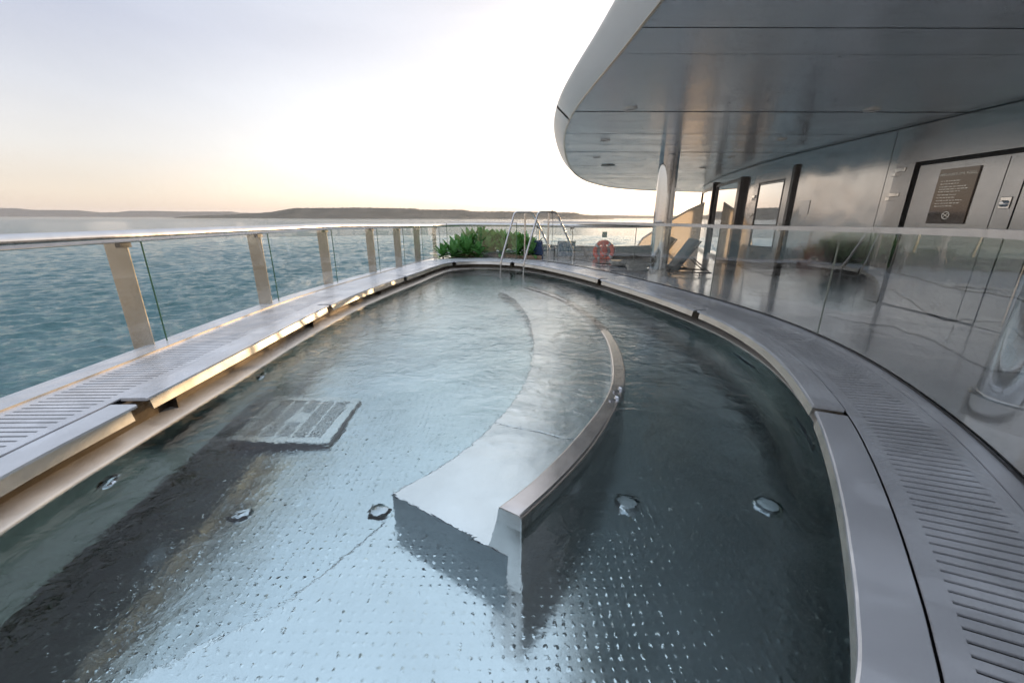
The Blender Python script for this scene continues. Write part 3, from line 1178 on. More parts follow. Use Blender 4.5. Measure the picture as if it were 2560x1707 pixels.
inner = [P0[i] + N0[i] * .79 for i in range(720)]


def hit(d):
    best = None
    for i in range(len(oq)):
        a, b = oq[i] - ctr, oq[(i + 1) % len(oq)] - ctr
        e = b - a
        den = d.x * e.y - d.y * e.x
        if abs(den) < 1e-9:
            continue
        t_ = (a.x * e.y - a.y * e.x) / den
        u = (a.x * d.y - a.y * d.x) / den
        if t_ > 0 and -1e-6 <= u <= 1 + 1e-6:
            if best is None or t_ < best:
                best = t_
    return ctr + d * best if best else None


mb = MB()
vs, fs = [], []
rows = 6
cnt = 180
for k in range(cnt):
    a = inner[k * 4]
    d = (a - ctr).normalized()
    b = hit(d)
    if b is None or (b - ctr).length < (a - ctr).length + .02:
        b = a + d * .02
    for r in range(rows + 1):
        q = a.lerp(b, r / rows)
        vs.append((q.x, q.y, -.006))
for k in range(cnt):
    k2 = (k + 1) % cnt
    for r in range(rows):
        fs.append((k * (rows + 1) + r, k2 * (rows + 1) + r, k2 * (rows + 1) + r + 1, k * (rows + 1) + r + 1))
mb.add(vs, fs)
struct(mb.build('deck_floor', M_DECK))
# hull side below the railing
mb = MB()
mb.sheet(RP, RN, [(-.03, -.003), (.07, -.003), (.08, -.16), (.50, -.20), (.50, -.9), (.3, SEA - .5)])
hull = mb.build('ship_hull', [M_GUNW], None, smooth=True, angle=30)
tag(hull, 'grey ship gunwale and hull side dropping to the sea outside the railing', 'ship hull')

# ------------------------------------------------------------------ outer ship railing
rail = thing('ship_railing', 'outer ship railing with a thick steel handrail, flat posts and clear glass', 'railing', (-3.6, 5, 0))
def rz(y):
    return 1.075 if y < 8 else 1.075 - .085 * min(1, (y - 8) / 5)


mb = MB()
mb.tube([(q.x, q.y, rz(q.y) - .005) for q in RP[::4]], .058, 16, 1.15)
mb.build('handrail', M_TUBE, rail, smooth=True)


def rail_at(y, first=True):
    ks = [i for i in range(499) if (RP[i].y - y) * (RP[i + 1].y - y) <= 0]
    return ks[0] if first else ks[-1]


def rail_ray(x, y):
    """index of the railing point seen in the direction (x, y) from the pool"""
    d = Vector((x, y)).normalized()
    ks = [i for i in range(500) if RP[i].y > 2]
    return max(ks, key=lambda i: RP[i].normalized().dot(d))


jidx = [rail_at(q) for q in (-2.1, -.05, 1.95, 3.93, 5.95, 7.89, 9.6, 10.9, 12.2, 13.5)]
jidx += [rail_ray(*q) for q in ((-.06, 1), (.055, 1), (.137, 1), (.30, 1))]
jidx = sorted(set(jidx))
for a in jidx[:-1]:
    q, n = RP[a], RN[a]
    t_ = Vector((-n.y, n.x))
    if t_.y < 0:
        t_ = -t_
    back = q - t_ * .10
    ang = math.atan2(n.y, n.x)
    mb = MB()
    hp = rz(q.y) - .045
    far = q.y > 12.4
    # flat plate, set square to the rail, leaning a little
    c0 = back + n * .09
    M3 = Matrix.Rotation(ang + .35, 3, 'Z')
    wd = .17 if not far else .12
    mb.box((c0.x, c0.y, hp / 2 - .03), (wd, .022, hp + .06), M=M3)
    po = mb.build('post', M_POST, rail, bevel=.003)
    mb = MB()
    cc = back + n * .02
    mb.box((cc.x, cc.y, hp - .03), (.05, .11, .06), ang)
    mb.build('glass_clip', M_DARKST, po)
for a, b in zip(jidx, jidx[1:]):
    pts = RP[a:b + 1]
    nrm = RN[a:b + 1]
    pts = pts[1:-1]
    nrm = nrm[1:-1]
    if len(pts) < 2:
        continue
    mb = MB()
    low = .012 if pts[0].y < 12.8 else .05
    hp = rz((pts[0].y + pts[-1].y) / 2) - .05
    mb.sheet(pts, nrm, [(-.012, low), (-.012, hp)])
    gp = mb.build('glass_panel', [M_GLASS], rail, smooth=True, fix=False)
    mb = MB()
    for q, n in ((pts[0], nrm[0]),):
        ang = math.atan2(n.y, n.x)
        mb.box((q.x - n.x * .012, q.y - n.y * .012, (low + hp) / 2), (.012, .006, hp - low), ang)
    mb.build('glass_edge', M_EDGE, gp)

# bulwark behind the far deck
k0 = rail_ray(.05, 1)
pts, nrm = RP[k0:], RN[k0:]
mb = MB()
mb.sweep(pts, nrm, [(-.05, -.006), (.10, -.006), (.10, .34), (-.05, .34)])
mb.sweep(pts, nrm, [(-.065, .34), (.12, .34), (.12, .37), (-.065, .37)])
tag(mb.build('bulwark_wall', M_BULW, None, smooth=True, angle=30), 'low grey bulwark wall at the far deck edge behind the red lifebuoy', 'bulwark')

# ------------------------------------------------------------------ inner glass screen
scr = thing('glass_screen', 'curved clear glass screen with a flat steel top rail along the right pool side', 'glass screen', (2.8, 4, 0))
g0 = near_idx(1.05, .87)
g1 = near_idx(.30, 11.55)
pts, nrm = seg(g0, g1)
mb = MB()
mb.sweep(pts, nrm, [(.752, 1.095), (.808, 1.095), (.808, 1.145), (.804, 1.148), (.756, 1.148), (.752, 1.145)], zoff=[.040 * min(1, max(0, (5.5 - q.y) / 2.6)) for q in pts])
mb.build('top_rail', M_TOPRAIL, scr, smooth=True, angle=30)
mb = MB()
mb.sweep(pts, nrm, [(.765, .002), (.772, .002), (.772, .016), (.765, .016)])
mb.sweep(pts, nrm, [(.788, .002), (.795, .002), (.795, .016), (.788, .016)])
mb.build('base_channel', M_DARKST, scr, smooth=True, angle=30)


def near_off(x, y, o):
    return min(range(720), key=lambda i: (P0[i].x + N0[i].x * o - x) ** 2 + (P0[i].y + N0[i].y * o - y) ** 2)


js = [g0] + [near_off(x, y, .78) for x, y in ((2.50, 1.62), (3.46, 4.25), (3.17, 6.4), (2.36, 8.6))] + [g1]
for a, b in zip(js, js[1:]):
    pts, nrm = seg(a, b)
    mb = MB()
    mb.sheet(pts, nrm, [(.78, .006), (.78, 1.135)])
    gp = mb.build('glass_panel', [M_GLASS2], scr, smooth=True, fix=False)
    mb = MB()
    q, n = pts[0], nrm[0]
    mb.box((q.x + n.x * .78, q.y + n.y * .78, .535), (.014, .007, 1.06), math.atan2(n.y, n.x))
    mb.build('glass_edge', M_EDGE2, gp)

sc2 = thing('glass_screen', 'short straight glass screen standing in front of the green agave bed', 'glass screen', (-1, 13, 0))
A, B = Vector((-2.18, 13.75)), Vector((.13, 12.55))
d = (B - A).normalized()
nn = Vector((d.y, -d.x))
mb = MB()
mb.sheet([A, B], [nn, nn], [(0, .006), (0, 1.07)])
gp = mb.build('glass_panel', [M_GLASS], sc2, fix=False)
for q in (A, B):
    mb = MB()
    mb.box((q.x, q.y, .54), (.016, .01, 1.07), math.atan2(d.y, d.x))
    mb.build('glass_edge', M_EDGE, gp)
mb = MB()
mb.sweep([A, B], [nn, nn], [(-.025, 1.065), (.025, 1.065), (.025, 1.11), (-.025, 1.11)])
mb.build('top_rail', M_TOPRAIL, sc2, bevel=.004)


# ------------------------------------------------------------------ entry handrails
def bend(P, r=.09, n=6):
    P = [Vector(q) for q in P]
    out = [P[0]]
    for a, b, c in zip(P, P[1:], P[2:]):
        d1, d2 = (a - b).normalized(), (c - b).normalized()
        l = min(r, (a - b).length * .45, (c - b).length * .45)
        p1, p2 = b + d1 * l, b + d2 * l
        for k in range(n + 1):
            t_ = k / n
            out.append(p1 * (1 - t_) ** 2 + b * 2 * t_ * (1 - t_) + p2 * t_ ** 2)
    out.append(P[-1])
    return out


def entry_rail(x0, yw, label, cable):
    e = thing('entry_handrail', label, 'handrail', (x0, yw, -.3), 'bent steel handrails at the pool entry')
    dx = .12
    mb = MB()
    mb.tube(bend([(x0, yw, -.62), (x0, yw, .02), (x0 + .40, yw + .30, 1.385), (x0 + .92, yw + .62, 1.385), (x0 + 1.50, yw + .90, .30), (x0 + 1.50, yw + .90, -.006)]), .029, 12)
    mb.build('bent_tube', M_TUBE, e, smooth=True)
    mb = MB()
    mb.tube([(x0 + .70, yw + .485, -.006), (x0 + .70, yw + .485, 1.37)], .026, 12)
    mb.lathe([(.05, 0), (.05, .008), (.024, .012)], (x0 + .70, yw + .485, -.006), 16)
    mb.build('upright', M_TUBE, e, smooth=True)
    if cable:
        mb = MB()
        mb.torus((x0 + .80, yw + .545, 1.385), .036, .012, Matrix.Rotation(math.pi / 2, 3, 'Y') @ Matrix.Rotation(.5, 3, 'X'), 16, 8)
        pts_ = []
        for k in range(14):
            t_ = k / 13
            pts_.append((x0 + .80 + .03 * math.sin(t_ * 3), yw + .545 - .02, 1.35 - .95 * t_))
        mb.tube(pts_, .006, 6)
        mb.build('chain_tie', M_BLACK, e, smooth=True)
    return e


entry_rail(-.33, 11.62, 'bent steel entry handrail on the left, rising from the far pool edge', False)
entry_rail(.32, 11.22, 'bent steel entry handrail on the right, with a dark cable tied at its top', True)

# ------------------------------------------------------------------ planter and agaves
pl = thing('planter_box', 'low brown planter box holding the agave bed at the far deck corner', 'planter', (-.8, 13.4, 0))
ring = [(-2.0, 13.30), (-1.4, 13.45), (-.7, 13.40), (.1, 13.0), (.92, 12.62), (.96, 13.35), (-.2, 14.2), (-1.3, 14.2), (-1.9, 13.75)]
inn = [(a * .93 + (-.7) * .07, b * .93 + 13.5 * .07) for a, b in ring]
mb = MB()
n_ = len(ring)
mb.add([(x, y, 0) for x, y in ring] + [(x, y, .10) for x, y in ring] + [(x, y, .10) for x, y in inn] + [(x, y, .05) for x, y in inn],
       [(i, (i + 1) % n_, n_ + (i + 1) % n_, n_ + i) for i in range(n_)] + [(n_ + i, n_ + (i + 1) % n_, 2 * n_ + (i + 1) % n_, 2 * n_ + i) for i in range(n_)]
       + [(2 * n_ + i, 2 * n_ + (i + 1) % n_, 3 * n_ + (i + 1) % n_, 3 * n_ + i) for i in range(n_)])
mb.build('box_wall', M_PLANTER, pl, fix=True)
mb = MB()
mb.add([(x, y, .075) for x, y in inn], [list(range(n_))])
mb.build('soil', M_SOIL, pl)


def agave_mesh(seed, leaves=26, size=.42):
    rnd = random.Random(seed)
    mb = MB()
    for k in range(leaves):
        q = k / (leaves - 1)
        az = k * 2.39996 + rnd.uniform(-.25, .25)
        tilt = R(96) - q * R(84) + rnd.uniform(-.12, .12)     # from vertical: outer leaves lie low
        L = size * (.72 + .45 * math.sin(math.pi * (.15 + .75 * (1 - q)))) * rnd.uniform(.85, 1.12)
        W = L * rnd.uniform(.52, .64)
        droop = rnd.uniform(.05, .35) * (1 - q)
        vs, fs = [], []
        n = 7
        ang = tilt
        r_, z_ = .02, .10 * q
        for i in range(n + 1):
            t_ = i / n
            wd = W * (.45 + .9 * t_) * (1 - t_) ** .75 * 1.1 if t_ < 1 else 0.0
            wd = max(wd, .001)
            up_ = .22 * wd
            a2 = ang
            dxr, dz = math.sin(a2), math.cos(a2)
            nxr, nz = -math.cos(a2), math.sin(a2)
            for s_ in (-1, 0, 1):
                rr = r_ + (nxr * up_ if s_ else 0) * 1.0
                zz = z_ + (nz * up_ if s_ else 0)
                vs.append((rr * math.cos(az) - s_ * wd * .5 * math.sin(az), rr * math.sin(az) + s_ * wd * .5 * math.cos(az), zz))
            r_ += dxr * L / n
            z_ += dz * L / n
            ang += (droop - .45 * (1 - t_) * q * 0) * .35 + (.10 if t_ > .6 else -.06)
        for i in range(n):
            for j in range(2):
                fs.append((i * 3 + j, i * 3 + j + 1, (i + 1) * 3 + j + 1, (i + 1) * 3 + j))
        mb.add(vs, fs)
    return mb


def agave(x, y, z, s, seed, label):
    z = z * .78
    e = thing('agave_plant', label, 'agave', (x, y, 0), 'green agaves in the planter')
    st = MB()
    st.tube([(x, y, -.02), (x + .01, y, z + .01)], .035, 8)
    st.build('stem', M_PLANTER, e)
    mbx = agave_mesh(seed, 19, s * 1.08)
    mbx.v = [(a + x, b + y, c + z) for a, b, c in mbx.v]
    mbx.build('leaf_rosette', M_LEAF, e, smooth=True, fix=False, angle=60)
    return e


AG = [(-2.22, 13.02, .03, .34, 'small agave at the left tip of the bed by the railing'),
      (-1.88, 13.12, .03, .46, 'agave before the glass, second from the left tip of the bed'),
      (-1.50, 13.22, .10, .54, 'big agave in front of the glass screen with upright broad leaves'),
      (-1.06, 13.22, .03, .40, 'low agave in front of the glass at the coping edge'),
      (-1.78, 13.72, .20, .46, 'agave behind the left end of the short glass screen'),
      (-1.42, 13.95, .36, .48, 'tallest agave, left of the middle behind the short glass screen'),
      (-1.02, 13.85, .38, .50, 'tall agave in the middle behind the short glass screen'),
      (-.68, 13.98, .34, .48, 'agave right of the tall middle one, at the back of the bed'),
      (-.78, 13.50, .12, .50, 'agave in the front middle just behind the glass'),
      (-.35, 13.75, .32, .48, 'agave behind the left entry handrail, at the back of the bed'),
      (-.32, 13.32, .10, .48, 'agave low behind the glass beside the left handrail foot'),
      (.02, 13.45, .32, .50, 'agave behind the right end of the short glass screen'),
      (.16, 13.05, .10, .46, 'agave just past the right end of the short glass, low at the planter rim'),
      (.36, 13.35, .28, .46, 'tall agave right of the short glass seen between the handrails'),
      (.62, 12.98, .12, .46, 'rightmost agave spreading over the planter end')]
for i, (x, y, z, s, lb) in enumerate(AG):
    agave(x, y, z, s, 100 + i, lb)

# ------------------------------------------------------------------ lifebuoy and its sign, chairs, loungers
kb = rail_ray(.2235, 1)
qb, nb_ = RP[kb], RN[kb]
fc = -nb_
ang = math.atan2(fc.y, fc.x)
cb = (qb.x + fc.x * .13, qb.y + fc.y * .13, .22)
Mb = Matrix.Rotation(ang, 3, 'Z') @ Matrix.Rotation(math.pi / 2, 3, 'Y')
lb = thing('lifebuoy', 'red lifebuoy with white bands hung on the low grey bulwark', 'lifebuoy', cb)
mb = MB()
mb.torus(cb, .275, .066, Mb @ Matrix.Diagonal((1, 1, .7)), 48, 16)
mb.build('ring', M_RED, lb, smooth=True)
mb = MB()
for k in range(4):
    a0 = math.pi / 4 + k * math.pi / 2 + .15
    vs, fs = [], []
    for i in range(4):
        t_ = a0 + (i - 1.5) * .085
        for j in range(14):
            u = 2 * math.pi * j / 14
            q = Vector(((.275 + .0685 * math.cos(u)) * math.cos(t_), (.275 + .0685 * math.cos(u)) * math.sin(t_), .0685 * .72 * math.sin(u)))
            vs.append(Mb @ q + Vector(cb))
    for i in range(3):
        for j in range(14):
            fs.append((i * 14 + j, (i + 1) * 14 + j, (i + 1) * 14 + (j + 1) % 14, i * 14 + (j + 1) % 14))
    mb.add(vs, fs)
mb.build('band', M_WHITE, lb, smooth=True)
mb = MB()
pth = []
for k in range(61):
    t_ = 2 * math.pi * k / 60
    rr = .348 + .02 * math.cos(4 * (t_ - math.pi / 4 - .15) + math.pi)
    pth.append(Mb @ Vector((rr * math.cos(t_), rr * math.sin(t_), .03)) + Vector(cb))
mb.tube(pth, .008, 6)
pth = [Mb @ Vector((-.30 + .5 * t_, .05 * math.sin(9 * t_) - .08 * (1 - t_), .07 + .01 * math.sin(5 * t_))) + Vector(cb) for t_ in [k / 20 for k in range(21)]]
mb.tube(pth, .008, 6)
mb.build('grab_rope', M_ROPE, lb, smooth=True)
mb = MB()
bagm = Mb
vs = []
mb.lathe([(0, -.22), (.09, -.20), (.115, -.05), (.09, .12), (.05, .20), (0, .215)], (cb[0] + fc.x * -.01, cb[1] + fc.y * -.01, cb[2] + .03), 16, Matrix.Rotation(ang, 3, 'Z') @ Matrix.Diagonal((.5, 1, 1)))
mb.build('line_bag', M_RED, lb, smooth=True)

sg = (qb.x + fc.x * .06, qb.y + fc.y * .06, .73)
sgn = thing('lifebuoy_sign', 'small green square sign with a white ring on the post above the lifebuoy', 'sign', sg)
mb = MB()
mb.box(sg, (.008, .15, .17), ang)
mb.build('plate', M_GREEN, sgn)
mb = MB()
sgf = Vector(sg) + Vector((fc.x, fc.y, 0)) * .006
mb.torus(sgf, .036, .010, Mb @ Matrix.Diagonal((1, 1, .2)), 24, 8)
mb.build('ring_symbol', M_WHITE, sgn)


def chair(x, y, rzv, mats, label, name='deck_chair'):
    e = thing(name, label, 'chair', (x, y, 0), 'deck chairs by the bulwark')
    M3 = Matrix.Rotation(rzv, 3, 'Z')
    T = lambda q: tuple(M3 @ Vector(q) + Vector((x, y, 0)))
    mb = MB()
    for sx in (-.26, .26):
        mb.tube(bend([T((sx, -.24, 0)), T((sx, -.25, .36)), T((sx, .24, .36)), T((sx, .26, 0))], .05), .013, 8)
        mb.tube([T((sx, .22, .34)), T((sx, .30, .56))], .013, 8)
    mb.tube([T((-.27, .30, .56)), T((.27, .30, .56))], .013, 8)
    mb.build('frame', mats[0], e, smooth=True)
    mb = MB()
    mb.box(T((0, .265, .33)), (.50, .03, .43), M=M3 @ Matrix.Rotation(-.18, 3, 'X'))
    mb.build('backrest', mats[1], e, bevel=.01)
    mb = MB()
    mb.box(T((0, -.01, .26)), (.50, .48, .05), M=M3)
    mb.build('seat', mats[1], e, bevel=.015)
    return e


chair(1.60, 12.55, math.pi + .10, (M_DARKST, M_WOVEN), 'deck chair with pale blue woven cord back beside the right handrail')
chair(.98, 12.95, math.pi - .9, (M_NAVY, M_NAVY), 'navy deck chair half hidden behind the handrails and the planter end')


def lounger(bx, by, dirv, label):
    """bx,by: foot of the raised back; dirv: unit vector from the back to the foot end"""
    e = thing('sun_lounger', label, 'sun lounger', (bx, by, 0), 'sun loungers behind the pillar')
    d = Vector(dirv).normalized()
    s_ = Vector((-d.y, d.x))
    M3 = Matrix(((d.x, s_.x, 0), (d.y, s_.y, 0), (0, 0, 1)))
    T = lambda q: tuple(M3 @ Vector(q) + Vector((bx, by, 0)))
    mb = MB()
    for w_ in (-.30, .30):
        mb.tube([T((-.75, w_, .06)), T((1.45, w_, .06))], .016, 8)
        mb.tube([T((-.72, w_, .06)), T((-.27, w_, .42))], .012, 8)
        for l in (-.5, .2, 1.35):
            mb.tube([T((l, w_, 0)), T((l, w_, .06))], .014, 8)
        mb.tube([T((0, w_, .08)), T((-.44, w_, .74))], .014, 8)
    mb.tube([T((-.44, -.30, .74)), T((-.44, .30, .74))], .014, 8)
    mb.build('frame', M_DARKST, e, smooth=True)
    mb = MB()
    mb.box(T((.55, 0, .125)), (1.05, .64, .10), M=M3)
    mb.build('seat_cushion', M_CUSH, e, smooth=True, bevel=.035, seg=3)
    mb = MB()
    a = R(58)
    mb.box(T((-.16, 0, .44)), (.80, .66, .11), M=M3 @ Matrix.Rotation(a, 3, 'Y'))
    mb.build('back_cushion', M_PALM, e, smooth=True, bevel=.04, seg=3)
    return e


lounger(3.80, 9.45, (-.985, .17), 'front sun lounger with a raised palm print back cushion next to the pillar')
lounger(3.62, 10.35, (-.985, .17), 'rear sun lounger with grey cushion partly hidden by the pillar')

# ------------------------------------------------------------------ pillars
CEIL = 2.525


def pillar(x, y, label):
    e = thing('steel_pillar', label, 'pillar', (x, y, 0), 'polished steel pillars under the roof')
    mb = MB()
    mb.lathe([(.195, .16), (.195, CEIL + .02)], (x, y, 0), 64)
    mb.build('shaft', M_POLISH, e, smooth=True)
    mb = MB()
    mb.lathe([(.225, -.006), (.225, .155), (.215, .165), (.196, .168)], (x, y, 0), 64)
    mb.build('base_collar', M_TUBE, e, smooth=True, angle=30)


pillar(3.27, 9.05, 'polished steel pillar at the far end, next to the sun loungers')
pillar(3.22, 2.30, 'polished steel pillar at the near right, close behind the glass screen')

# ------------------------------------------------------------------ deckhouse
W = [(5.2, -6), (5.45, -1.5), (5.6, 2.5), (5.68, 4.4), (5.73, 5.5), (5.78, 7.0), (5.86, 8.6), (6.04, 10.32), (6.35, 11.9), (6.95, 14.44), (8.13, 18.14)]
WP, WLn = resample(catmull(W, 40, False), 3200, False)
WN = [-n for n in normals(WP, False)]     # towards the pool
WN = [n if n.x < 0 else -n for n in WN]


def wi(y):
    return min(range(3200), key=lambda i: abs(WP[i].y - y))


def wseg(y0, y1):
    a, b = wi(y0), wi(y1)
    if b <= a:
        b = a + 1
    return WP[a:b + 1], WN[a:b + 1]


house = thing('deckhouse', 'brushed steel deckhouse wall with doors and windows along the right side', 'deckhouse', (6, 6, 0))
mb = MB()
mb.sweep(WP, WN, [(0, -.006), (0, CEIL + .03), (-.15, CEIL + .03), (-.15, -.006)])
mb.add([(8.13, 18.14, -.006), (10, 18.3, -.006), (10, 18.3, CEIL), (8.13, 18.14, CEIL)], [(0, 1, 2, 3)])
mb.build('wall', M_WALL, house, smooth=True, fix=True)
mb = MB()
mb.sweep(WP, WN, [(.0, CEIL - .022), (.018, CEIL - .022), (.018, CEIL - .006), (.0, CEIL - .006)])
mb.build('cornice_strip', M_DARKST, house)


def wpanel(mb, y0, y1, z0, z1, o0, o1):
    p_, n_ = wseg(y0, y1)
    mb.sweep(p_, n_, [(o0, z0), (o1, z0), (o1, z1), (o0, z1)])


def wframe(mb, y0, y1, z0, z1, w_, o0, o1, bottom=True):
    wpanel(mb, y0, y0 + w_, z0, z1, o0, o1)
    wpanel(mb, y1 - w_, y1, z0, z1, o0, o1)
    wpanel(mb, y0 + w_, y1 - w_, z1 - w_, z1, o0, o1 - .002)
    if bottom:
        wpanel(mb, y0 + w_, y1 - w_, z0, z0 + w_, o0, o1 - .002)


def wbox(mb, y, z, o, sy, sz, so):
    i = wi(y)
    q, n = WP[i], WN[i]
    mb.box((q.x + n.x * o, q.y + n.y * o, z), (so, sy, sz), math.atan2(n.y, n.x))


# near door
door = MB()
wpanel(door, 4.40, 6.36, -.003, 2.28, .0, .030)
dr = door.build('door', M_BLACK, house)
mb = MB()
wframe(mb, 4.39, 6.40, 0.0, 2.30, .30, .030, .075, False)
mb.build('frame', M_DOOR, dr)
mb = MB()
wpanel(mb, 4.735, 6.04, .01, 1.945, .030, .046)
mb.build('leaf', M_DOOR, dr)
mb = MB()
wpanel(mb, 4.93, 4.94, .05, 1.92, .046, .049)
mb.build('edge_bar', M_DARKST, dr)
for z in (1.92, 1.58, .55):
    mb = MB()
    wbox(mb, 6.30, z, .088, .15, .055, .022)
    wbox(mb, 6.37, z - .055, .095, .055, .06, .05)
    mb.build('hinge', M_CHROME, dr, bevel=.004)
mb = MB()
wbox(mb, 4.835, 1.42, .053, .11, .13, .012)
lk = mb.build('lock_plate', M_CHROME, dr, bevel=.006)
mb = MB()
i = wi(4.835)
q, n = WP[i], WN[i]
mb.lathe([(.036, 0), (.036, .02), (.022, .034), (0, .036)], (q.x + n.x * .060, q.y + n.y * .060, 1.41), 20,
         Matrix.Rotation(math.atan2(n.y, n.x), 3, 'Z') @ Matrix.Rotation(math.pi / 2, 3, 'Y'))
mb.build('lock_knob', M_POLISH, lk, smooth=True)
# notice on the door
i = wi(5.47)
q, n = WP[i], WN[i]
sx, sz_ = .49, .68
pc = Vector((q.x + n.x * .057, q.y + n.y * .057, 1.52))
notice = thing('notice_sign', 'bronze notice plate reading WELLNESS SPA POOL fixed on the near steel door', 'sign', pc)
an = math.atan2(n.y, n.x)
mb = MB()
mb.box(pc, (.016, sx, sz_), an)
mb.build('plate', M_BRONZE, notice, bevel=.002)
M_INK = simple('engraved_white', (.92, .88, .82), .35, 1.0)
cur = bpy.data.curves.new('lettering', 'FONT')
cur.body = "WELLNESS SPA POOL"
cur.size = .043
cur.align_x = 'CENTER'
cur.space_character = 1.15
cur.extrude = .0008
tmp = bpy.data.objects.new('lettering_tmp', cur)
COL.objects.link(tmp)
dg = bpy.context.evaluated_depsgraph_get()
tme = bpy.data.meshes.new_from_object(tmp.evaluated_get(dg))
bpy.data.objects.remove(tmp)
# text: x runs to the reader's right (towards -y along the wall), z up
right = Vector((n.y, -n.x, 0)) * -1
right = right if right.y < 0 else -right
Mt = Matrix(((right.x, 0, n.x, 0), (right.y, 0, n.y, 0), (0, 1, 0, 0), (0, 0, 0, 1)))
fpl = pc + Vector((n.x, n.y, 0)) * .0092
tme.transform(Matrix.Translation(fpl + Vector((0, 0, .255))) @ Mt)
tme.materials.append(M_INK)
to = bpy.data.objects.new('lettering', tme)
COL.objects.link(to)
to.parent = notice
to.matrix_parent_inverse = notice.matrix_world.inverted()
mb = MB()
rnd = random.Random(4)
for k, (z, l) in enumerate([(.19, .20), (.155, .24), (.12, .33), (.09, .35), (.06, .28), (.02, .24), (-.015, .20), (-.05, .32), (-.085, .30), (-.12, .22)]):
    x0 = -.19
    mb = MB()
    while x0 < -.19 + l:
        wl = rnd.uniform(.015, .05)
        c_ = fpl + right * (x0 + wl / 2) + Vector((0, 0, z))
        mb.box(c_, (.001, wl, .007), an)
        x0 += wl + .010
    mb.build('text_line', M_INK, notice)
mb = MB()
cS = fpl + Vector((0, 0, -.235))
Ms = Matrix.Rotation(an, 3, 'Z') @ Matrix.Rotation(math.pi / 2, 3, 'Y')
mb.torus(cS, .045, .004, Ms @ Matrix.Diagonal((1, 1, .2)), 30, 8)
for a in (R(45), R(-30)):
    mb.box(cS, (.0012, .084, .006), M=Matrix.Rotation(an, 3, 'Z') @ Matrix.Rotation(a, 3, 'X'))
mb.build('symbol', M_INK, notice)

# second door, with a window
d2 = MB()
wpanel(d2, 8.99, 10.70, 0, 2.24, 0, .02)
dr2 = d2.build('door', M_DOOR, house)
dr2['label'] = 'glazed far door'
mb = MB()
wframe(mb, 9.02, 10.64, .02, 2.21, .20, .02, .036)
mb.build('frame', M_DOOR, dr2)
mb = MB()
wpanel(mb, 9.26, 10.38, .55, 2.02, .02, .024)
mb.build('pane', M_WIN, dr2)
mb = MB()
wframe(mb, 9.22, 10.42, .51, 2.06, .04, .024, .042)
mb.build('pane_frame', M_DARKST, dr2)
for z in (1.75, 1.32):
    mb = MB()
    wbox(mb, 10.55, z, .055, .16, .06, .04)
    wbox(mb, 10.62, z - .06, .06, .06, .06, .05)
    mb.build('hinge', M_CHROME, dr2, bevel=.004)
mb = MB()
wbox(mb, 9.12, 1.05, .05, .06, .16, .03)
wbox(mb, 9.16, 1.07, .08, .16, .025, .02)
mb.build('handle', M_CHROME, dr2, bevel=.004)
for y0, y1, d_ in ((8.88, 8.97, .06), (11.5, 11.62, .12)):
    mb = MB()
    wpanel(mb, y0, y1, 0, 2.30, 0, d_)
    mb.build('fin', M_DARKST, house, bevel=.004)
for y0, y1 in ((11.95, 14.35), (14.95, 17.9)):
    mb = MB()
    wpanel(mb, y0, y1, .08, 2.22, 0, .012)
    wn = mb.build('window', M_WIN, house, smooth=True)
    mb = MB()
    wframe(mb, y0 - .08, y1 + .08, .0, 2.30, .085, 0, .05)
    mb.build('frame', M_DARKST, wn)
mb = MB()
wpanel(mb, 14.55, 14.66, 0, 2.40, 0, .12)
mb.build('fin', M_DARKST, house)
mb = MB()
wbox(mb, 8.41, 1.45, .006, .28, .26, .008)
mb.build('small_plate', M_DOOR, house)
for y in (6.62, 3.2):
    mb = MB()
    wpanel(mb, y, y + .008, 0, CEIL - .03, 0, .002)
    mb.build('seam', M_DARKST, house)

# side screen at the starboard side, beyond the windows
aw = MB()
th_ = .02
prof = [(4.73, 15.35, -.01), (4.68, 15.37, .18), (4.85, 15.29, .51), (5.23, 15.11, .81), (5.70, 14.91, 1.17), (6.17, 14.70, 1.49), (6.61, 14.50, 1.73), (6.61, 14.50, -.01)]
vsA = [q for q in prof] + [(x + .01, y + th_, z) for x, y, z in prof]
n_ = len(prof)
aw.add(vsA, [list(range(n_)), list(range(n_, 2 * n_))[::-1]] + [(i, (i + 1) % n_, n_ + (i + 1) % n_, n_ + i) for i in range(n_)])
ao = aw.build('side_screen', M_SCREEN, None)
tag(ao, 'wing screen with sunlit peach put into its material, sloping down to the bulwark beyond the loungers', 'wing screen')
mb = MB()
mb.tube([(x, y - .01, z) for x, y, z in prof[1:7]], .035, 10)
mb.build('white_edge', M_WHITE, ao, smooth=True)

# ------------------------------------------------------------------ roof
roof = thing('roof_canopy', 'rounded roof overhang with grey metal planks above the right deck', 'roof', (5, 8, CEIL))
RO = [(2.4, -6), (1.75, -3), (1.3, -.5), (1.02, 1.4), (.91, 2.96), (.86, 3.9), (.80, 4.8), (.77, 5.7), (.83, 7.0), (1.08, 8.98), (1.61, 11.88), (2.2, 14.2), (3.05, 16.5), (4.67, 19.3), (7.0, 21.2),
      (10.0, 22.3), (14, 22.8)]
RQ, _ = resample(catmull(RO, 20, False), 400, False)
RQN = normals(RQ, False)
RQN = [n if n.dot(Vector((-1, .6))) > 0 else -n for n in RQN]


def roof_x(y):
    for a, b in zip(RQ, RQ[1:]):
        if a.y <= y <= b.y:
            return a.x + (b.x - a.x) * (y - a.y) / max(b.y - a.y, 1e-6)
    return 14


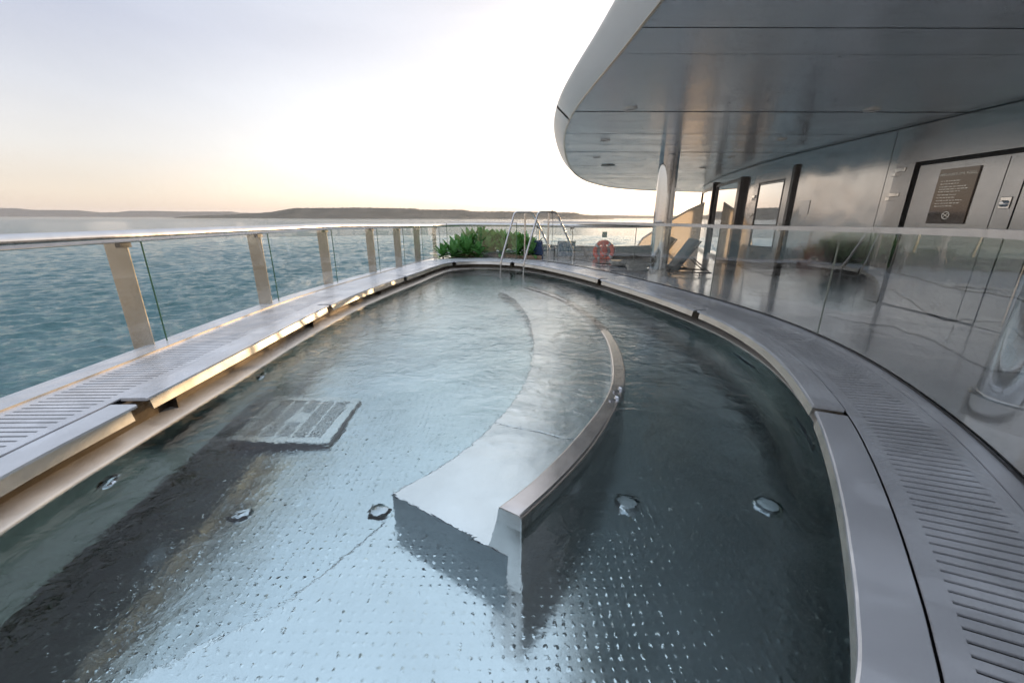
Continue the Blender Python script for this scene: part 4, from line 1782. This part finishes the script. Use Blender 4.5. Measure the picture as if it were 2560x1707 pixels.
mb = MB()
y = -6.05
rnd = random.Random(11)
PW = .47
yy = 3.35
while yy > -6:
    yy -= PW
ks = []
while yy < 22.2:
    ks.append(yy)
    yy += PW
for y0 in ks:
    y1 = y0 + PW - .007
    y0c = max(y0, -6)
    if y1 <= y0c:
        continue
    t0, t1 = rnd.uniform(-.003, .003), rnd.uniform(-.003, .003)
    m_ = 12
    vs, fs = [], []
    for i in range(m_ + 1):
        q = i / m_
        for (yv, tz) in ((y0c, t0), (y1, t1)):
            xl = roof_x(yv)
            x = xl + (13.5 - xl) * (q ** 1.6)
            vs.append((x, yv, CEIL + .004 + tz))
    for i in range(m_):
        fs.append((i * 2, i * 2 + 1, i * 2 + 3, i * 2 + 2))
    mb.add(vs, fs)
so = mb.build('soffit', M_SOFF, roof, fix=False)
mb = MB()
poly = [(q.x, q.y) for q in RQ[::4]] + [(14, -6)]
mb.add([(x, y, CEIL + .03) for x, y in poly], [list(range(len(poly)))])
mb.add([(x, y, CEIL + .235) for x, y in poly], [list(range(len(poly)))])
mb.build('roof_slab', M_GREYLENS, roof)
mb = MB()
kseam = min(range(400), key=lambda i: abs(RQ[i].y - 6.0) if RQ[i].x < 4 else 99)
for a, b in ((0, kseam), (kseam, 399)):
    pts, nrm = RQ[a:b + 1], RQN[a:b + 1]
    if a:
        pts, nrm = pts[1:], nrm[1:]
    mb.sheet(pts, nrm, [(.02, CEIL + .03), (0, CEIL - .004), (.008, CEIL - .012), (.165, CEIL + .13), (.18, CEIL + .16), (.165, CEIL + .19), (-.1, CEIL + .24)])
mb.build('fascia', M_RFASC, roof, smooth=True, angle=30)
mb = MB()
pts, nrm = RQ, RQN
mb.sweep(pts, nrm, [(-.012, CEIL - .014), (.010, CEIL - .014), (.010, CEIL - .003), (-.012, CEIL - .003)])
mb.build('edge_trim', M_GOLD, roof, smooth=True, angle=30)
for (x, y) in [(1.45, 5.54), (1.60, 7.63), (1.88, 9.72), (4.45, 5.56), (4.59, 7.52), (4.81, 9.61), (5.11, 11.62), (4.3, 3.5), (1.5, 3.5)][:7]:
    mb = MB()
    mb.lathe([(.085, CEIL + .01), (.085, CEIL - .012), (.055, CEIL - .016), (.045, CEIL - .004), (0, CEIL - .004)], (x, y, 0), 24)
    dl = mb.build('downlight', M_RING, roof, smooth=True, angle=30)
    mb = MB()
    mb.lathe([(.040, CEIL - .006), (.03, CEIL - .010), (0, CEIL - .011)], (x, y, 0), 20)
    mb.build('lens', M_GREYLENS, dl, smooth=True)
mb = MB()
mb.lathe([(.17, CEIL + .01), (.17, CEIL - .012), (.15, CEIL - .018), (0, CEIL - .018)], (2.45, 11.1, 0), 30)
mb.build('ceiling_speaker', M_GREYLENS, roof, smooth=True, angle=30)
mb = MB()
rnd = random.Random(3)
for k in range(26):
    y = rnd.choice(ks[6:34]) + rnd.choice((.04, PW - .05))
    x = rnd.uniform(1.3, 5.4)
    if x > roof_x(y) + .2:
        mb.lathe([(.008, CEIL + .005), (.008, CEIL - .004), (0, CEIL - .005)], (x, y, 0), 8)
mb.build('rivet', M_BLACK, roof)

# ------------------------------------------------------------------ evening haze over the water
mb = MB()
mb.add([(x, y, z) for z in (SEA - 2, 320) for y in (-7000, 25000) for x in (-21000, 21000)],
       [(0, 2, 3, 1), (4, 5, 7, 6), (0, 1, 5, 4), (2, 6, 7, 3), (0, 4, 6, 2), (1, 3, 7, 5)])
hm = bpy.data.materials.new('haze_air')
hm.use_nodes = True
ht = hm.node_tree
ht.nodes.remove(ht.nodes['Principled BSDF'])
pv = nd(ht, 'ShaderNodeVolumePrincipled')
pv.inputs['Color'].default_value = (.88, .90, .96, 1)
pv.inputs['Density'].default_value = 3.2e-5
pv.inputs['Anisotropy'].default_value = .3
ht.links.new(pv.outputs[0], ht.nodes['Material Output'].inputs['Volume'])
hz = mb.build('haze', hm)
hz['kind'] = 'stuff'
